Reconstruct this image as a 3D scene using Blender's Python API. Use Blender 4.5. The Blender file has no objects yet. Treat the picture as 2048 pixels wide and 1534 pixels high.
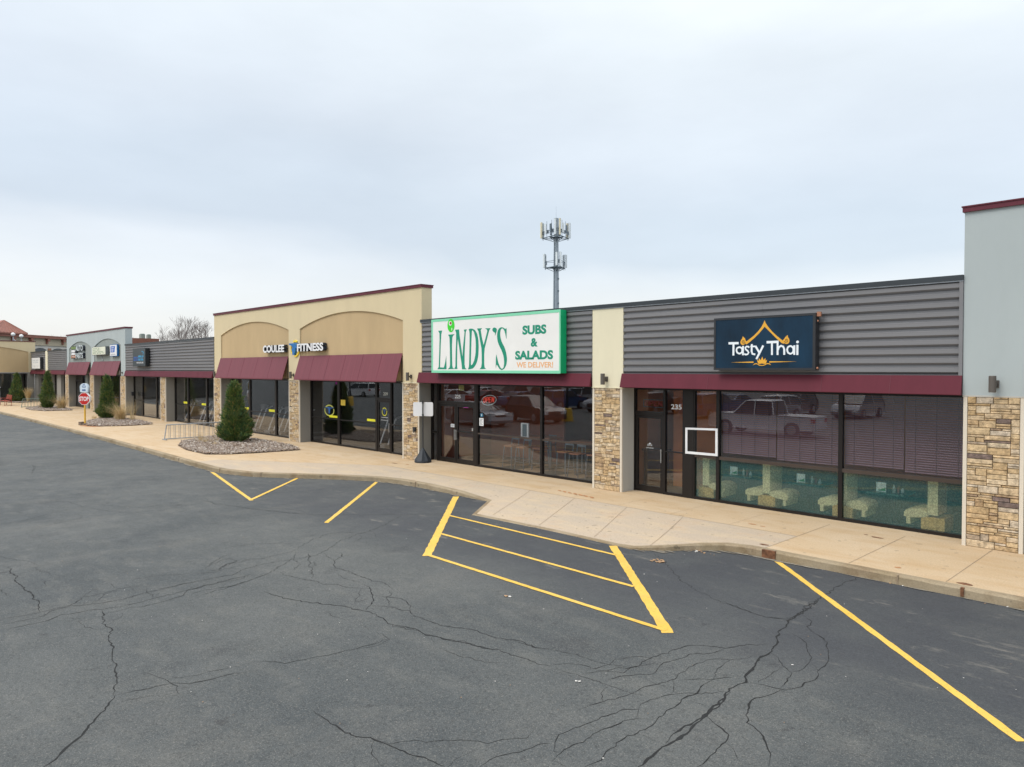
import bpy, math, random
from mathutils import Vector, Matrix, noise
random.seed(7)
R = math.radians
S = bpy.context.scene
COL = S.collection

# ------------------------------------------------------------------ camera
cam = bpy.data.objects.new('camera', bpy.data.cameras.new('camera'))
COL.objects.link(cam)
CX, CY, CZ = 0.0, -15.8017, 3.4
cam.location = (CX, CY, CZ)
yaw, pitch = R(43.8295), R(-1.16)
fw = Vector((-math.cos(yaw) * math.cos(pitch), math.sin(yaw) * math.cos(pitch), math.sin(pitch)))
cam.rotation_euler = fw.to_track_quat('-Z', 'Y').to_euler()
cam.data.sensor_width = 36.0
cam.data.lens = 25.1337
cam.data.clip_start = 0.1
cam.data.clip_end = 3000
S.camera = cam

# ------------------------------------------------------------------ world: overcast sky over a Nishita sky
SUN_EL, SUN_AZ = R(52), R(200)          # azimuth measured clockwise from +Y
w = bpy.data.worlds.new('World'); S.world = w; w.use_nodes = True
nt = w.node_tree; nt.nodes.clear()
def N(nt, t, **kw):
    n = nt.nodes.new(t)
    for k, v in kw.items():
        if k in n.inputs: n.inputs[k].default_value = v
        else: setattr(n, k, v)
    return n
def ramp(nt, stops, interp='LINEAR'):
    n = nt.nodes.new('ShaderNodeValToRGB'); cr = n.color_ramp; cr.interpolation = interp
    while len(cr.elements) < len(stops): cr.elements.new(0.5)
    for e, (p, c) in zip(cr.elements, stops):
        e.position = p; e.color = (c[0], c[1], c[2], 1) if not isinstance(c, (int, float)) else (c, c, c, 1)
    return n
out = N(nt, 'ShaderNodeOutputWorld')
sky = N(nt, 'ShaderNodeTexSky'); sky.sky_type = 'NISHITA'; sky.sun_disc = False
sky.sun_elevation = SUN_EL; sky.sun_rotation = SUN_AZ; sky.air_density = 1.0; sky.dust_density = 2.0
bgs = N(nt, 'ShaderNodeBackground', Strength=0.05)
nt.links.new(sky.outputs[0], bgs.inputs[0])
tc = N(nt, 'ShaderNodeTexCoord')
sep = N(nt, 'ShaderNodeSeparateXYZ'); nt.links.new(tc.outputs['Generated'], sep.inputs[0])
mp = N(nt, 'ShaderNodeMapping'); mp.inputs['Scale'].default_value = (1.0, 1.0, 3.0)
mp.inputs['Location'].default_value = (3.3, 0.7, 0.2)
nt.links.new(tc.outputs['Generated'], mp.inputs[0])
nz = N(nt, 'ShaderNodeTexNoise', Scale=1.7, Detail=5.0, Roughness=0.46, Distortion=0.3)
nt.links.new(mp.outputs[0], nz.inputs['Vector'])
ms = N(nt, 'ShaderNodeMath', operation='SUBTRACT'); ms.inputs[1].default_value = 0.5
nt.links.new(nz.outputs['Fac'], ms.inputs[0])
mm = N(nt, 'ShaderNodeMath', operation='MULTIPLY'); mm.inputs[1].default_value = 0.23
nt.links.new(ms.outputs[0], mm.inputs[0])
ma = N(nt, 'ShaderNodeMath', operation='ADD')
nt.links.new(sep.outputs['Z'], ma.inputs[0]); nt.links.new(mm.outputs[0], ma.inputs[1])
# tilt of the cloud bank towards the left of the view
tx = N(nt, 'ShaderNodeMath', operation='MULTIPLY_ADD'); tx.inputs[1].default_value = 0.06
nt.links.new(sep.outputs['X'], tx.inputs[0]); nt.links.new(ma.outputs[0], tx.inputs[2])
cloud = ramp(nt, [(0.0, (0.80, 0.80, 0.80)), (0.03, (0.79, 0.795, 0.80)), (0.075, (0.75, 0.775, 0.80)),
                  (0.115, (0.62, 0.67, 0.72)), (0.17, (0.63, 0.685, 0.73)), (0.25, (0.725, 0.77, 0.80)),
                  (0.38, (0.84, 0.885, 0.89)), (0.60, (1.2, 1.22, 1.24)), (1.0, (1.9, 1.9, 1.9))])
nt.links.new(tx.outputs[0], cloud.inputs[0])
nz2 = N(nt, 'ShaderNodeTexNoise', Scale=3.4, Detail=5.0, Roughness=0.55)
nt.links.new(mp.outputs[0], nz2.inputs['Vector'])
mr = N(nt, 'ShaderNodeMapRange'); mr.inputs['To Min'].default_value = 0.95; mr.inputs['To Max'].default_value = 1.05
mr.inputs['From Min'].default_value = 0.3; mr.inputs['From Max'].default_value = 0.7
nt.links.new(nz2.outputs['Fac'], mr.inputs[0])
mx = N(nt, 'ShaderNodeVectorMath', operation='SCALE')
nt.links.new(cloud.outputs[0], mx.inputs[0]); nt.links.new(mr.outputs[0], mx.inputs['Scale'])
bgc = N(nt, 'ShaderNodeBackground', Strength=0.92)
nt.links.new(mx.outputs[0], bgc.inputs[0])
ad = N(nt, 'ShaderNodeAddShader')
nt.links.new(bgs.outputs[0], ad.inputs[0]); nt.links.new(bgc.outputs[0], ad.inputs[1])
nt.links.new(ad.outputs[0], out.inputs[0])

# ------------------------------------------------------------------ sun behind the cloud
sl = bpy.data.lights.new('sun', 'SUN'); sl.energy = 1.5; sl.angle = R(28); sl.color = (1.0, 0.96, 0.90)
so = bpy.data.objects.new('sun', sl); COL.objects.link(so)
sd = Vector((math.sin(SUN_AZ) * math.cos(SUN_EL), math.cos(SUN_AZ) * math.cos(SUN_EL), math.sin(SUN_EL)))
so.rotation_euler = sd.to_track_quat('Z', 'Y').to_euler(); so.location = (0, -30, 40)

S.view_settings.view_transform = 'Standard'; S.view_settings.look = 'None'
S.view_settings.gamma = 1.0; S.view_settings.exposure = 0.0
S.view_settings.use_curve_mapping = False

# ------------------------------------------------------------------ materials
MATS = {}
def new_mat(name):
    m = bpy.data.materials.new(name); m.use_nodes = True
    nt = m.node_tree; nt.nodes.clear()
    o = nt.nodes.new('ShaderNodeOutputMaterial'); b = nt.nodes.new('ShaderNodeBsdfPrincipled')
    nt.links.new(b.outputs[0], o.inputs[0]); MATS[name] = m
    return m, nt, b
def pos(nt, sc=(1, 1, 1)):
    g = nt.nodes.new('ShaderNodeNewGeometry'); mp = nt.nodes.new('ShaderNodeMapping')
    mp.inputs['Scale'].default_value = sc; nt.links.new(g.outputs['Position'], mp.inputs[0]); return mp.outputs[0]
def mulc(nt, a, b, fac=1.0):
    n = nt.nodes.new('ShaderNodeMix'); n.data_type = 'RGBA'; n.blend_type = 'MULTIPLY'; n.inputs[0].default_value = fac
    for s, v in ((6, a), (7, b)):
        if isinstance(v, (tuple, list)): n.inputs[s].default_value = (*v, 1)
        else: nt.links.new(v, n.inputs[s])
    return n.outputs[2]
def mixc(nt, f, a, b):
    n = nt.nodes.new('ShaderNodeMix'); n.data_type = 'RGBA'
    if isinstance(f, (int, float)): n.inputs[0].default_value = f
    else: nt.links.new(f, n.inputs[0])
    for s, v in ((6, a), (7, b)):
        if isinstance(v, (tuple, list)): n.inputs[s].default_value = (*v, 1)
        else: nt.links.new(v, n.inputs[s])
    return n.outputs[2]
def noiz(nt, vec, scale, detail=4, rough=0.55, lo=0.35, hi=0.65, tmin=0.0, tmax=1.0, dist=0.0):
    n = nt.nodes.new('ShaderNodeTexNoise'); n.inputs['Scale'].default_value = scale
    n.inputs['Detail'].default_value = detail; n.inputs['Roughness'].default_value = rough
    n.inputs['Distortion'].default_value = dist
    nt.links.new(vec, n.inputs['Vector'])
    r = nt.nodes.new('ShaderNodeMapRange'); nt.links.new(n.outputs['Fac'], r.inputs[0])
    r.inputs['From Min'].default_value = lo; r.inputs['From Max'].default_value = hi
    r.inputs['To Min'].default_value = tmin; r.inputs['To Max'].default_value = tmax
    return r.outputs[0]
def bump(nt, b, h, strength=0.3, dist=0.01):
    n = nt.nodes.new('ShaderNodeBump'); n.inputs['Strength'].default_value = strength; n.inputs['Distance'].default_value = dist
    nt.links.new(h, n.inputs['Height']); nt.links.new(n.outputs[0], b.inputs['Normal'])
def M(name, col, rough=0.6, metal=0.0, var=0.12, vs=1.5, stretch=(1, 1, 1), fine=0.0, fs=60.0, bmp=0.0, bs=80.0, spec=0.5, emit=None, es=0.0, coat=0.0):
    if name in MATS: return MATS[name]
    m, nt, b = new_mat(name)
    v = pos(nt, stretch)
    c = col
    if var:
        f = noiz(nt, v, vs, 5, 0.6, 0.3, 0.7, 1 - var, 1 + var)
        n = nt.nodes.new('ShaderNodeVectorMath'); n.operation = 'SCALE'; n.inputs[0].default_value = col
        nt.links.new(f, n.inputs['Scale']); c = n.outputs[0]
    if fine:
        f2 = noiz(nt, pos(nt), fs, 2, 0.6, 0.3, 0.7, 1 - fine, 1 + fine)
        n = nt.nodes.new('ShaderNodeVectorMath'); n.operation = 'SCALE'; nt.links.new(f2, n.inputs['Scale'])
        if isinstance(c, tuple): n.inputs[0].default_value = c
        else: nt.links.new(c, n.inputs[0])
        c = n.outputs[0]
    if isinstance(c, tuple): b.inputs['Base Color'].default_value = (*c, 1)
    else: nt.links.new(c, b.inputs['Base Color'])
    b.inputs['Roughness'].default_value = rough; b.inputs['Metallic'].default_value = metal
    b.inputs['Specular IOR Level'].default_value = spec
    b.inputs['Coat Weight'].default_value = coat
    if emit: b.inputs['Emission Color'].default_value = (*emit, 1); b.inputs['Emission Strength'].default_value = es
    if bmp: bump(nt, b, noiz(nt, pos(nt), bs, 4, 0.6, 0.2, 0.8), bmp, 0.01)
    return m
def island(name, stops, rough=0.8, fine=0.25, fs=25.0, bmp=0.5, bs=40.0, clump=None, trans=0.0):
    m, nt, b = new_mat(name)
    g = nt.nodes.new('ShaderNodeNewGeometry')
    r = ramp(nt, stops); nt.links.new(g.outputs['Random Per Island'], r.inputs[0])
    c = r.outputs[0]
    f = noiz(nt, pos(nt), fs, 4, 0.65, 0.3, 0.7, 1 - fine, 1 + fine)
    n = nt.nodes.new('ShaderNodeVectorMath'); n.operation = 'SCALE'; nt.links.new(c, n.inputs[0]); nt.links.new(f, n.inputs['Scale'])
    c = n.outputs[0]
    if clump:
        f = noiz(nt, pos(nt), clump[0], 3, 0.5, 0.35, 0.65)
        c = mixc(nt, f, c, mulc(nt, c, clump[1]))
    nt.links.new(c, b.inputs['Base Color']); b.inputs['Roughness'].default_value = rough
    if bmp: bump(nt, b, noiz(nt, pos(nt), bs, 4, 0.7, 0.2, 0.8), bmp, 0.01)
    return m

# asphalt: worn aggregate, seal-coat patches, dust near the kerb
def mk_asphalt():
    m, nt, b = new_mat('asphalt')
    p = pos(nt)
    base = mixc(nt, noiz(nt, p, 0.28, 5, 0.6, 0.35, 0.68, dist=0.4), (0.058, 0.067, 0.070), (0.099, 0.106, 0.103))
    base = mixc(nt, noiz(nt, pos(nt, (1, 2.2, 1)), 1.3, 5, 0.65, 0.5, 0.75, 0, 0.55), base, (0.135, 0.136, 0.124))
    base = mixc(nt, noiz(nt, p, 0.75, 5, 0.7, 0.58, 0.70, 0, 0.5), base, (0.042, 0.046, 0.050))
    base = mixc(nt, noiz(nt, p, 2.6, 3, 0.6, 0.70, 0.76, 0, 0.6), base, (0.022, 0.023, 0.026))
    base = mixc(nt, noiz(nt, pos(nt, (1.0, .35, 1)), 0.5, 5, 0.7, 0.55, 0.75, 0, 0.5), base, (0.145, 0.142, 0.128))
    # aggregate speckle: coarse and fine stones showing through the binder
    for sc, lo, hi, k, c in ((42.0, 0.58, 0.72, 0.45, (0.24, 0.23, 0.20)), (88.0, 0.56, 0.72, 0.60, (0.27, 0.265, 0.245))):
        base = mixc(nt, noiz(nt, p, sc, 2, 0.6, lo, hi, 0, k), base, c)
    for sc, lo in ((30.0, 0.74), (64.0, 0.62)):
        dk = noiz(nt, p, sc, 2, 0.6, 0.30, 0.50, lo, 1.0)
        n = nt.nodes.new('ShaderNodeVectorMath'); n.operation = 'SCALE'; nt.links.new(base, n.inputs[0]); nt.links.new(dk, n.inputs['Scale'])
        base = n.outputs[0]
    # newer, darker seal coat over the parking bays with sandy stains
    g = nt.nodes.new('ShaderNodeNewGeometry'); s = nt.nodes.new('ShaderNodeSeparateXYZ'); nt.links.new(g.outputs['Position'], s.inputs[0])
    r1 = nt.nodes.new('ShaderNodeMapRange'); r1.inputs['From Min'].default_value = -8.3; r1.inputs['From Max'].default_value = -6.6
    nt.links.new(s.outputs['Y'], r1.inputs[0])
    r2 = nt.nodes.new('ShaderNodeMapRange'); r2.inputs['From Min'].default_value = -24.0; r2.inputs['From Max'].default_value = -15.0
    nt.links.new(s.outputs['X'], r2.inputs[0])
    mu = nt.nodes.new('ShaderNodeMath'); mu.operation = 'MULTIPLY'; nt.links.new(r1.outputs[0], mu.inputs[0]); nt.links.new(r2.outputs[0], mu.inputs[1])
    mu2 = nt.nodes.new('ShaderNodeMath'); mu2.operation = 'MULTIPLY'; nt.links.new(mu.outputs[0], mu2.inputs[0])
    nt.links.new(noiz(nt, p, 0.8, 4, 0.6, 0.25, 0.6, 0.35, 0.9), mu2.inputs[1])
    fz = noiz(nt, p, 50.0, 3, 0.7, 0.3, 0.7, 0.65, 1.4)
    dn = nt.nodes.new('ShaderNodeVectorMath'); dn.operation = 'SCALE'; dn.inputs[0].default_value = (0.050, 0.054, 0.060); nt.links.new(fz, dn.inputs['Scale'])
    base = mixc(nt, mu2.outputs[0], base, dn.outputs[0])
    mu3 = nt.nodes.new('ShaderNodeMath'); mu3.operation = 'MULTIPLY'; nt.links.new(r1.outputs[0], mu3.inputs[0])
    nt.links.new(noiz(nt, pos(nt, (0.6, 1.5, 1)), 1.9, 7, 0.72, 0.585, 0.76, 0, 0.7), mu3.inputs[1])
    base = mixc(nt, mu3.outputs[0], base, (0.24, 0.225, 0.19))
    nt.links.new(base, b.inputs['Base Color'])
    nt.links.new(noiz(nt, p, 2.0, 4, 0.6, 0.3, 0.7, 0.66, 0.86), b.inputs['Roughness'])
    b.inputs['Specular IOR Level'].default_value = 0.35
    bump(nt, b, noiz(nt, p, 90.0, 4, 0.75, 0.2, 0.8), 0.55, 0.006)
    return m
ASPH = mk_asphalt()
def mk_concrete(name, c1, c2, c3, stain=(0.50, 0.27, 0.13), sl=0.62, sh=0.9):
    m, nt, b = new_mat(name)
    p = pos(nt)
    base = mixc(nt, noiz(nt, p, 0.45, 6, 0.62, 0.3, 0.7, dist=0.6), c1, c2)
    base = mixc(nt, noiz(nt, pos(nt, (0.5, 1.6, 1)), 1.6, 6, 0.65, 0.46, 0.70, 0, 0.9), base, c3)
    base = mixc(nt, noiz(nt, p, 1.1, 6, 0.7, sl, sh, 0, 0.75), base, stain)
    gum = noiz(nt, p, 7.0, 1, 0.4, 0.71, 0.735, 0, 0.55)
    base = mixc(nt, gum, base, tuple(x * 0.45 for x in c2))
    f = noiz(nt, p, 38.0, 3, 0.7, 0.25, 0.75, 0.80, 1.16)
    n = nt.nodes.new('ShaderNodeVectorMath'); n.operation = 'SCALE'; nt.links.new(base, n.inputs[0]); nt.links.new(f, n.inputs['Scale'])
    nt.links.new(n.outputs[0], b.inputs['Base Color']); b.inputs['Roughness'].default_value = 0.85
    b.inputs['Specular IOR Level'].default_value = 0.3
    bump(nt, b, noiz(nt, p, 60.0, 4, 0.7, 0.2, 0.8), 0.25, 0.005)
    return m
TAN = mk_concrete('tan_concrete', (0.52, 0.385, 0.235), (0.57, 0.45, 0.305), (0.49, 0.345, 0.195))
GREYC = mk_concrete('grey_concrete', (0.49, 0.395, 0.29), (0.44, 0.37, 0.285), (0.54, 0.43, 0.29), stain=(0.50, 0.34, 0.21), sl=.55, sh=.8)
CURB = mk_concrete('kerb_concrete', (0.38, 0.305, 0.205), (0.27, 0.22, 0.145), (0.22, 0.165, 0.09), stain=(0.16, 0.10, 0.05), sl=0.50, sh=0.72)
def stucco(name, c, var=0.07):
    m, nt, b = new_mat(name)
    base = mixc(nt, noiz(nt, pos(nt, (1, 1, 0.35)), 0.9, 6, 0.62, 0.3, 0.7), tuple(x * (1 - var) for x in c), tuple(x * (1 + var) for x in c))
    base = mixc(nt, noiz(nt, pos(nt, (2.0, 2.0, 0.5)), 1.3, 6, 0.65, 0.52, 0.85, 0, 0.22), base, tuple(x * 0.78 for x in c))
    nt.links.new(base, b.inputs['Base Color']); b.inputs['Roughness'].default_value = 0.9
    b.inputs['Specular IOR Level'].default_value = 0.2
    bump(nt, b, noiz(nt, pos(nt), 110.0, 4, 0.7, 0.2, 0.8), 0.35, 0.006)
    return m
CREAM = stucco('cream_stucco', (0.64, 0.545, 0.355), .04)
CREAMP = stucco('pale_cream_panel', (0.74, 0.69, 0.51), 0.04)
TANST = stucco('tan_stucco', (0.50, 0.375, 0.215))
GREYST = stucco('pale_grey_stucco', (0.42, 0.47, 0.47), 0.04)
GREYP = stucco('grey_green_panel', (0.30, 0.33, 0.31), 0.05)
TAUPE = stucco('taupe_stucco', (0.27, 0.26, 0.235), 0.05)
PALER = stucco('pale_return_stucco', (0.48, 0.47, 0.43), 0.04)
TRIM = stucco('stone_trim', (0.66, 0.60, 0.50), 0.05)
STONE = island('ledge_stone', [(0.0, (0.17, 0.125, 0.11)), (0.07, (0.24, 0.175, 0.135)), (0.11, (0.44, 0.305, 0.165)), (0.3, (0.55, 0.415, 0.245)),
    (0.48, (0.46, 0.32, 0.165)), (0.62, (0.60, 0.49, 0.34)), (0.75, (0.50, 0.36, 0.20)), (0.88, (0.56, 0.48, 0.37)), (1.0, (0.32, 0.235, 0.155))],
    0.9, 0.5, 11.0, 1.0, 26.0)
MORTAR = M('mortar', (0.30, 0.23, 0.15), 0.95)
SIDING = M('ribbed_grey_metal', (0.20, 0.20, 0.207), 0.5, 0.1, 0.08, 0.6, (0.4, 1, 3), spec=0.5)
FLASH = M('dark_flashing', (0.035, 0.043, 0.05), 0.45, 0.2)
MAROON = M('maroon_fascia', (0.108, 0.0155, 0.028), 0.6, 0.0, 0.10, 2.0, (1, 1, 0.15), spec=0.25)
CAP = M('maroon_coping', (0.12, 0.022, 0.036), 0.5, 0.0, spec=.3)
def mk_awning():
    m, nt, b = new_mat('maroon_awning')
    wv = noiz(nt, pos(nt, (30, 1, 0.4)), 1.0, 3, 0.5, 0.3, 0.7, 0.86, 1.14)
    n = nt.nodes.new('ShaderNodeVectorMath'); n.operation = 'SCALE'; n.inputs[0].default_value = (0.165, 0.036, 0.050)
    nt.links.new(wv, n.inputs['Scale']); nt.links.new(n.outputs[0], b.inputs['Base Color'])
    b.inputs['Roughness'].default_value = 0.55; b.inputs['Specular IOR Level'].default_value = 0.4
    return m
AWN = mk_awning()
BRONZE = M('dark_bronze_frame', (0.022, 0.019, 0.018), 0.38, 0.5)
BRONZEL = M('brown_bronze_rail', (0.085, 0.065, 0.055), 0.4, 0.5)
ALU = M('aluminium', (0.55, 0.56, 0.57), 0.35, 0.9, 0.05)
GALV = M('galvanised_steel', (0.36, 0.39, 0.42), 0.5, 0.6, 0.15, 8)
WHITE = M('white_paint', (0.78, 0.79, 0.80), 0.45, 0, 0.03)
BLACK = M('black_plastic', (0.02, 0.022, 0.026), 0.45, 0, 0.1)
LAMPM = M('bronze_lamp', (0.13, 0.115, 0.10), 0.45, 0.3)
def mk_glass(name, tint=0.75, f0=0.07, col=(1, 1, 1)):
    m = bpy.data.materials.new(name); m.use_nodes = True; nt = m.node_tree; nt.nodes.clear()
    o = nt.nodes.new('ShaderNodeOutputMaterial')
    t = nt.nodes.new('ShaderNodeBsdfTransparent'); t.inputs[0].default_value = (tint * col[0], tint * col[1], tint * col[2], 1)
    g = nt.nodes.new('ShaderNodeBsdfGlossy'); g.inputs['Roughness'].default_value = 0.0
    g.inputs['Color'].default_value = (0.95, 0.97, 1, 1)
    lw = nt.nodes.new('ShaderNodeLayerWeight'); lw.inputs['Blend'].default_value = 0.5
    pw = nt.nodes.new('ShaderNodeMath'); pw.operation = 'POWER'; pw.inputs[1].default_value = 5
    nt.links.new(lw.outputs['Facing'], pw.inputs[0])
    ml = nt.nodes.new('ShaderNodeMath'); ml.operation = 'MULTIPLY_ADD'; ml.inputs[1].default_value = 1 - f0; ml.inputs[2].default_value = f0
    nt.links.new(pw.outputs[0], ml.inputs[0])
    # slight waviness of plate glass
    nn = nt.nodes.new('ShaderNodeTexNoise'); nn.inputs['Scale'].default_value = 0.9; nn.inputs['Detail'].default_value = 1.0
    gg = nt.nodes.new('ShaderNodeNewGeometry'); nt.links.new(gg.outputs['Position'], nn.inputs['Vector'])
    bb = nt.nodes.new('ShaderNodeBump'); bb.inputs['Strength'].default_value = 0.05; bb.inputs['Distance'].default_value = 0.02
    nt.links.new(nn.outputs['Fac'], bb.inputs['Height']); nt.links.new(bb.outputs[0], g.inputs['Normal'])
    mx = nt.nodes.new('ShaderNodeMixShader'); nt.links.new(ml.outputs[0], mx.inputs[0])
    nt.links.new(t.outputs[0], mx.inputs[1]); nt.links.new(g.outputs[0], mx.inputs[2]); nt.links.new(mx.outputs[0], o.inputs[0])
    MATS[name] = m; return m
GLASS = mk_glass('plate_glass', 0.90, 0.075)
GLASSL = mk_glass('filmed_glass', 0.97, 0.022)
# teal frosted privacy film with a fine scroll pattern
def mk_film():
    m = bpy.data.materials.new('teal_film'); m.use_nodes = True; nt = m.node_tree; nt.nodes.clear()
    o = nt.nodes.new('ShaderNodeOutputMaterial')
    t = nt.nodes.new('ShaderNodeBsdfTransparent'); t.inputs[0].default_value = (0.92, 0.98, 0.93, 1)
    d = nt.nodes.new('ShaderNodeBsdfDiffuse')
    p = pos(nt)
    v = nt.nodes.new('ShaderNodeTexVoronoi'); v.feature = 'DISTANCE_TO_EDGE'; v.inputs['Scale'].default_value = 17
    n = nt.nodes.new('ShaderNodeTexNoise'); n.inputs['Scale'].default_value = 9; nt.links.new(p, n.inputs['Vector'])
    va = nt.nodes.new('ShaderNodeVectorMath'); va.operation = 'MULTIPLY_ADD'; va.inputs[1].default_value = (0.12, 0.12, 0.12)
    nt.links.new(n.outputs['Color'], va.inputs[0]); nt.links.new(p, va.inputs[2]); nt.links.new(va.outputs[0], v.inputs['Vector'])
    rr = nt.nodes.new('ShaderNodeMapRange'); rr.inputs['From Min'].default_value = 0.06; rr.inputs['From Max'].default_value = 0.16
    nt.links.new(v.outputs['Distance'], rr.inputs[0])
    c = mixc(nt, rr.outputs[0], (0.015, 0.11, 0.115), (0.07, 0.25, 0.24)); nt.links.new(c, d.inputs[0])
    mx = nt.nodes.new('ShaderNodeMixShader')
    fr = nt.nodes.new('ShaderNodeMapRange'); fr.inputs['To Min'].default_value = 0.50; fr.inputs['To Max'].default_value = 0.32
    nt.links.new(rr.outputs[0], fr.inputs[0]); nt.links.new(fr.outputs[0], mx.inputs[0])
    nt.links.new(t.outputs[0], mx.inputs[1]); nt.links.new(d.outputs[0], mx.inputs[2])
    g = nt.nodes.new('ShaderNodeBsdfGlossy'); g.inputs['Roughness'].default_value = 0.05
    m2 = nt.nodes.new('ShaderNodeMixShader'); m2.inputs[0].default_value = 0.05
    nt.links.new(mx.outputs[0], m2.inputs[1]); nt.links.new(g.outputs[0], m2.inputs[2]); nt.links.new(m2.outputs[0], o.inputs[0])
    MATS['teal_film'] = m; return m
FILM = mk_film()

# ------------------------------------------------------------------ mesh helpers
ORG = {}
class MB:
    def __init__(s): s.v = []; s.f = []; s.m = []
    def add(s, vs, fs, m=0):
        o = len(s.v); s.v += [tuple(p) for p in vs]
        for f in fs: s.f.append(tuple(i + o for i in f)); s.m.append(m)
        return s
    def box(s, x0, x1, y0, y1, z0, z1, m=0):
        return s.add([(x0,y0,z0),(x1,y0,z0),(x1,y1,z0),(x0,y1,z0),(x0,y0,z1),(x1,y0,z1),(x1,y1,z1),(x0,y1,z1)],
            [(0,3,2,1),(4,5,6,7),(0,1,5,4),(1,2,6,5),(2,3,7,6),(3,0,4,7)], m)
    def obox(s, c, hx, hy, hz, rot, m=0):
        mt = rot if isinstance(rot, Matrix) else Matrix.Rotation(rot, 3, 'Z')
        c = Vector(c); vs = []
        for dz in (-hz, hz):
            for dx, dy in ((-hx,-hy),(hx,-hy),(hx,hy),(-hx,hy)): vs.append(c + mt @ Vector((dx, dy, dz)))
        return s.add(vs, [(0,3,2,1),(4,5,6,7),(0,1,5,4),(1,2,6,5),(2,3,7,6),(3,0,4,7)], m)
    def tube(s, p, q, r0, r1=None, n=8, m=0, caps=True):
        r1 = r0 if r1 is None else r1
        p = Vector(p); q = Vector(q); d = (q - p)
        if d.length < 1e-6: return s
        d.normalize(); a = d.orthogonal().normalized(); b = d.cross(a)
        vs = []
        for c, r in ((p, r0), (q, r1)):
            for i in range(n):
                t = 2 * math.pi * i / n; vs.append(c + a * (math.cos(t) * r) + b * (math.sin(t) * r))
        fs = [(i, (i + 1) % n, n + (i + 1) % n, n + i) for i in range(n)]
        if caps: fs += [tuple(range(n - 1, -1, -1)), tuple(range(n, 2 * n))]
        return s.add(vs, fs, m)
    def path(s, pts, r, n=6, m=0):
        for a, b in zip(pts, pts[1:]): s.tube(a, b, r, r, n, m)
        return s
    def lathe(s, c, prof, n=20, m=0):
        cx, cy, cz = c; vs = []; fs = []
        for r, z in prof:
            for i in range(n):
                t = 2 * math.pi * i / n; vs.append((cx + r * math.cos(t), cy + r * math.sin(t), cz + z))
        k = len(prof)
        for j in range(k - 1):
            for i in range(n): fs.append((j*n+i, j*n+(i+1)%n, (j+1)*n+(i+1)%n, (j+1)*n+i))
        fs.append(tuple(range(n - 1, -1, -1))); fs.append(tuple(range((k-1)*n, k*n)))
        return s.add(vs, fs, m)
    def xz(s, loop, y0, y1, m=0):       # prism: outline in XZ between two depths
        n = len(loop); vs = [(x, y0, z) for x, z in loop] + [(x, y1, z) for x, z in loop]
        fs = [tuple(range(n)), tuple(range(2*n-1, n-1, -1))] + [(i, n+i, n+(i+1)%n, (i+1)%n) for i in range(n)]
        return s.add(vs, fs, m)
    def yz(s, loop, x0, x1, m=0):
        n = len(loop); vs = [(x0, y, z) for y, z in loop] + [(x1, y, z) for y, z in loop]
        fs = [tuple(range(n)), tuple(range(2*n-1, n-1, -1))] + [(i, n+i, n+(i+1)%n, (i+1)%n) for i in range(n)]
        return s.add(vs, fs, m)
    def build(s, name, mats, parent=None, origin=None, smooth=False, label=None, cat=None, group=None, kind=None):
        me = bpy.data.meshes.new(name)
        if parent is not None: og = ORG[parent.name]
        else: og = Vector(origin or (0, 0, 0))
        me.from_pydata([(x - og[0], y - og[1], z - og[2]) for x, y, z in s.v], [], s.f)
        if not isinstance(mats, (list, tuple)): mats = [mats]
        for m in mats: me.materials.append(m)
        if len(mats) > 1: me.polygons.foreach_set('material_index', s.m)
        if smooth: me.polygons.foreach_set('use_smooth', [True] * len(me.polygons))
        me.update()
        ob = bpy.data.objects.new(name, me); COL.objects.link(ob)
        if parent is not None: ob.parent = parent
        else: ob.location = og
        ORG[ob.name] = og
        tag(ob, label, cat, group, kind)
        return ob
def tag(o, label=None, cat=None, group=None, kind=None):
    if label: o['label'] = label
    if cat: o['category'] = cat
    if group: o['group'] = group
    if kind: o['kind'] = kind
def thing(name, loc, label, cat, group=None):
    o = bpy.data.objects.new(name, None); COL.objects.link(o); o.location = loc
    o.empty_display_size = 0.3
    ORG[o.name] = Vector(loc); tag(o, label, cat, group); return o
def kids(o): return [c for c in bpy.data.objects if c.parent == o]
KID = {}
def copy_tree(o, parent=None):
    c = o.copy(); COL.objects.link(c)
    if parent is not None: c.parent = parent
    if o.name not in KID: KID[o.name] = kids(o)
    for ch in KID[o.name]: copy_tree(ch, c)
    return c

# lettering and cut-out shapes, turned into real meshes
def _eval(cu):
    ob = bpy.data.objects.new('tmp', cu); COL.objects.link(ob)
    bpy.context.view_layer.update()
    dg = bpy.context.evaluated_depsgraph_get(); e = ob.evaluated_get(dg); me = e.to_mesh()
    vs = [tuple(v.co) for v in me.vertices]; fs = [tuple(p.vertices) for p in me.polygons]
    e.to_mesh_clear(); bpy.data.objects.remove(ob); bpy.data.curves.remove(cu)
    return vs, fs
def text(mb, body, x0, x1, z0, z1, y, depth=0.01, bold=0.0, m=0, flip=False, shear=0.0):
    cu = bpy.data.curves.new('t', 'FONT'); cu.body = body; cu.size = 1; cu.extrude = 0.5; cu.offset = bold
    cu.resolution_u = 4; cu.shear = shear
    vs, fs = _eval(cu)
    ax = min(v[0] for v in vs); bx = max(v[0] for v in vs); az = min(v[1] for v in vs); bz = max(v[1] for v in vs)
    o = []
    for v in vs:
        u = (v[0] - ax) / (bx - ax); t = (v[1] - az) / (bz - az)
        if flip: u = 1 - u
        o.append((x0 + (x1 - x0) * u, y + (0.5 - v[2]) * depth, z0 + (z1 - z0) * t))
    if flip: fs = [tuple(reversed(f)) for f in fs]
    return mb.add(o, fs, m)
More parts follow.
